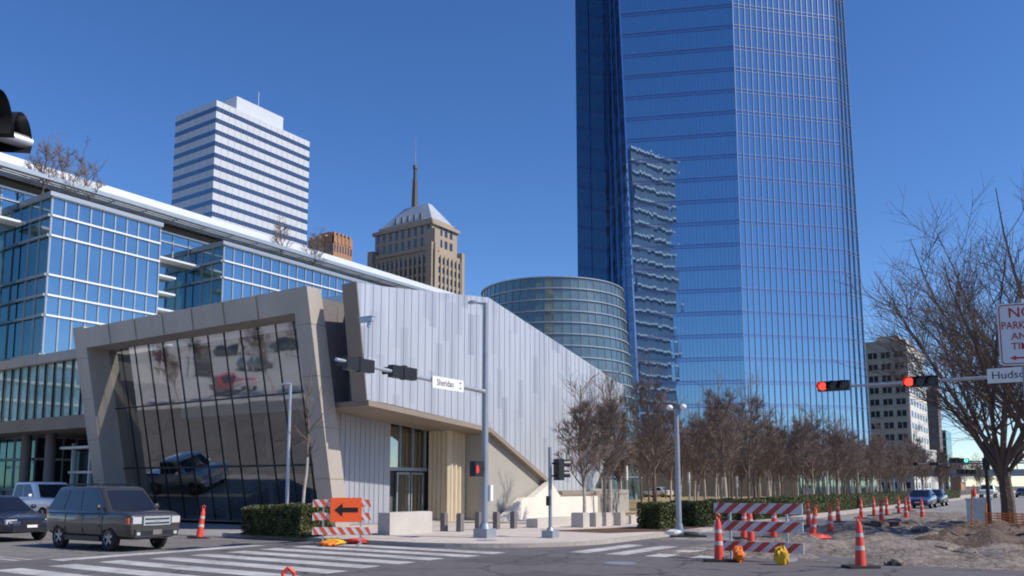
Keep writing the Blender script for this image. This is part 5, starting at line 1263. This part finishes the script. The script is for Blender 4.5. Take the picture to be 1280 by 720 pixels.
# ================================================================== TREES
def tree_mesh(seed, H_, trunk_h, spread, r0, n_main, n_sec, n_tw, up=.75, droop=0., tw_r=.010, leader=True, low_spread=0.):
    rn = random.Random(seed); tr, br = MB(), MB()
    def curve(mb, p, d, L, ra, rb, seg, n, wob, upb):
        pts = [(Vector(p), ra)]; d = Vector(d).normalized(); q = Vector(p)
        for i in range(seg):
            d = (d + Vector((rn.gauss(0, wob), rn.gauss(0, wob), rn.gauss(0, wob) + upb))).normalized(); q2 = q + d * (L / seg); r2 = ra + (rb - ra) * (i + 1) / seg
            mb.tube(q, q2, pts[-1][1], r2, n, caps=False); pts.append((q2, r2)); q = q2
        return pts, d
    def at(pts, u):
        k = min(len(pts) - 2, int(u * (len(pts) - 1))); f = u * (len(pts) - 1) - k
        return pts[k][0].lerp(pts[k + 1][0], f), pts[k][1] + (pts[k + 1][1] - pts[k][1]) * f, (pts[k + 1][0] - pts[k][0]).normalized()
    tp_, d0 = curve(tr, (0, 0, -.1), (0, 0, 1), trunk_h + .1, r0 * 1.15, r0 * .85, 5, 8, .03, .1)
    top = tp_[-1][0]; mains = []
    if leader:
        lp, _ = curve(br, top, d0, (H_ - trunk_h) * .92, r0 * .82, .018, 8, 6, .06, .12); mains.append((lp, (H_ - trunk_h)))
    for i in range(n_main):
        az = i * 2.4 + rn.uniform(-.4, .4)
        if leader: u = (i / n_main) * .72; p, r_, dd_ = at(mains[0][0], u)
        else: u = 0; p = top - Vector((0, 0, rn.random() * trunk_h * .3)); r_ = r0 * rn.uniform(.28, .46)
        lift = up + rn.uniform(-.15, .15); dv = Vector((math.cos(az), math.sin(az), lift * 1.6))
        L = (H_ - p.z) * (spread if leader else 1.0) * rn.uniform(.75, 1.0) / (1 if leader else (.92 + .1 * abs(1.1 - lift)))
        if not leader: dv = Vector((math.cos(az) * spread, math.sin(az) * spread, lift))
        bp, _ = curve(br, p, dv, L, min(r_ * .6 if leader else r_, r0 * .6), .014, 7, 5, .07, .07 if leader else droop); mains.append((bp, L))
    secs = []
    for bp, L in mains:
        for k in range(n_sec):
            u = rn.uniform(.18, .97); p, r_, dd_ = at(bp, u); side = dd_.orthogonal(); side.rotate(Matrix.Rotation(rn.random() * 6.3, 3, dd_))
            l2 = L * rn.uniform(.22, .42) * (1.25 - u * .7)
            sp_, _ = curve(br, p, dd_ * .9 + side * .75 + Vector((0, 0, .15)), l2, min(r_ * .55, .05), tw_r, 4, 4, .1, .08); secs.append((sp_, l2))
    for sp_, l2 in secs:
        for k in range(n_tw):
            u = rn.uniform(.1, 1); p, r_, dd_ = at(sp_, u); side = dd_.orthogonal(); side.rotate(Matrix.Rotation(rn.random() * 6.3, 3, dd_))
            l3 = min(1.4, max(.3, l2 * rn.uniform(.35, .7)))
            ep, _ = curve(br, p, dd_ + side * .7 + Vector((0, 0, .2)), l3, tw_r, tw_r * .5, 2, 3, .12, .08)
            if rn.random() < .5:
                p2, r_, dd_ = at(ep, .5); side = dd_.orthogonal(); side.rotate(Matrix.Rotation(rn.random() * 6.3, 3, dd_)); curve(br, p2, dd_ + side * .8, l3 * .6, tw_r * .8, tw_r * .4, 1, 3, 0, 0)
    return tr, br
def make_tree(label, loc, args, tm, cm, name='bare_tree', group=None, rz=0.):
    tr, br = tree_mesh(**args); t = thing(name, label, 'tree', loc, rz, group)
    part('trunk', tr, tm, t, fix=False); part('crown', br, cm, t, fix=False); return t
protos = []
gl_ = 'leafless street tree in the brown grove between the metal wall and the skyscraper'
gg = 'bare trees of the grove before the skyscraper'
for s_ in range(7):
    a = dict(seed=100 + s_, H_=7.4 + .45 * (s_ % 4), trunk_h=1.8 + .15 * (s_ % 3), spread=.44 + .04 * (s_ % 4), r0=.085, n_main=19, n_sec=9, n_tw=10, tw_r=.0105)
    protos.append((a, None))
spots = []
rn = random.Random(77)
# row along the kerb, then the grove behind
for px, py in ((731, 655), (756, 652)): spots.append(('near', G(px, py, SW)))
for row, (xx, y0, y1, stp) in enumerate(((-16.6, 46, 150, 5.6), (-20.6, 41, 150, 5.6), (-24.6, 43.5, 150, 5.6), (-28.6, 46, 140, 5.7), (-33, 52, 130, 6.2), (-38, 58, 120, 6.6), (-44, 64, 112, 7.5))):
    y = y0
    while y < y1: spots.append(('grove', Vector((xx + rn.uniform(-.8, .8), y + rn.uniform(-1, 1), SW)))); y += stp
made = []
nearlab = ['bare tree with slim trunk rising between the first stone blocks', 'bare tree with slim trunk right of the first stone blocks']
for i, (k, p) in enumerate(spots):
    j = (i * 3) % 7 if len(made) >= 7 else i % 7
    if len(made) <= j: made.append(make_tree(gl_, tuple(p), protos[j][0], M['bark'] if j % 2 else M['bark_pale'], M['twig'] if j % 2 else M['twig_red'], 'bare_tree', gg, rn.random() * 6)); o = made[-1]
    else: o = dup(made[j], tuple(p), rn.random() * 6, scale=(lambda q: (q * rn.uniform(.9, 1.15), q * rn.uniform(.9, 1.15), q))(rn.uniform(.82, 1.12)), label=gl_, group=gg)
    if k == 'near':
        o['label'] = nearlab[i]; del o['group']; o.scale = (.86,) * 3
# farther street trees along the left side of the street
fl_ = 'small bare tree lining the far street in front of the pale gridded tower'
for i, y in enumerate(range(165, 330, 14)):
    dup(made[i % 5], (-18 + rn.uniform(-2, 2), y, 0), rn.random() * 6, scale=rn.uniform(.9, 1.2), label=fl_, group='bare trees along the far street')
# thin pale trees at the glass front
a = dict(seed=301, H_=6.2, trunk_h=2.6, spread=.24, r0=.05, n_main=9, n_sec=3, n_tw=2, up=.6, tw_r=.006)
make_tree('slender pale barked tree rising from the hedge before the dark glass', tuple(PY(378, 660, ph.y + .9) * Vector((1, 1, 0)) + Vector((0, 0, SW))) if False else (PY(378, 660, ph.y + .9).x, ph.y + .9, SW), a, M['bark_pale'], M['bark'], 'slender_tree')
# trees on the bay roofs of the glass block
for i, (px, py, lb) in enumerate(((52, 262, 'leftmost bare tree on the roof terrace of the glass block'), (82, 262, 'bare tree over the corner of the first glass bay'), (112, 272, 'bare tree on the first bay roof under the white roof edge'), (352, 340, 'bare tree on the second bay roof left of the auditorium'), (392, 348, 'bare tree on the second bay roof above the tan portal'))):
    q = PX(px, py, OX + .6); a = dict(seed=400 + i, H_=5.3 + .6 * (i % 2), trunk_h=.6, spread=.5, r0=.07, n_main=13, n_sec=6, n_tw=4, tw_r=.014)
    make_tree(lb, (OX + .6, q.y, BR + .28), a, M['bark'], M['twig'], 'roof_terrace_tree')
# the big tree on the right
bigp = (G(1245, 667, .35).x, 34.6, .3)
a = dict(seed=522, H_=10.6, trunk_h=2.2, spread=.58, r0=.215, n_main=17, n_sec=15, n_tw=12, up=.80, droop=.02, tw_r=.0095, leader=False)
make_tree('big dark bare tree with many spreading limbs beside the torn up street', bigp, a, M['bark_big'], M['twig_big'], 'bare_tree')
q = D(1318, 640, 42); a = dict(seed=533, H_=15.0, trunk_h=3.0, spread=.5, r0=.30, n_main=15, n_sec=14, n_tw=11, up=.85, droop=.02, tw_r=.011, leader=False)
make_tree('second taller bare tree at the picture edge whose twigs top the parking sign', (q.x, q.y, .1), a, M['bark_big'], M['twig_big'], 'bare_tree')

# street trees across the cross street, mirrored in the leaning glass
for i, (px, py) in enumerate(((205, 500), (262, 492), (310, 495), (365, 490))):
    q = mirrored(px, py, .8); dup(made[i % 5], (q.x, min(q.y, .5), 0), i * 1.7, scale=.9, label='bare street tree across the cross street mirrored in the leaning glass', group='bare trees mirrored in the glass front')
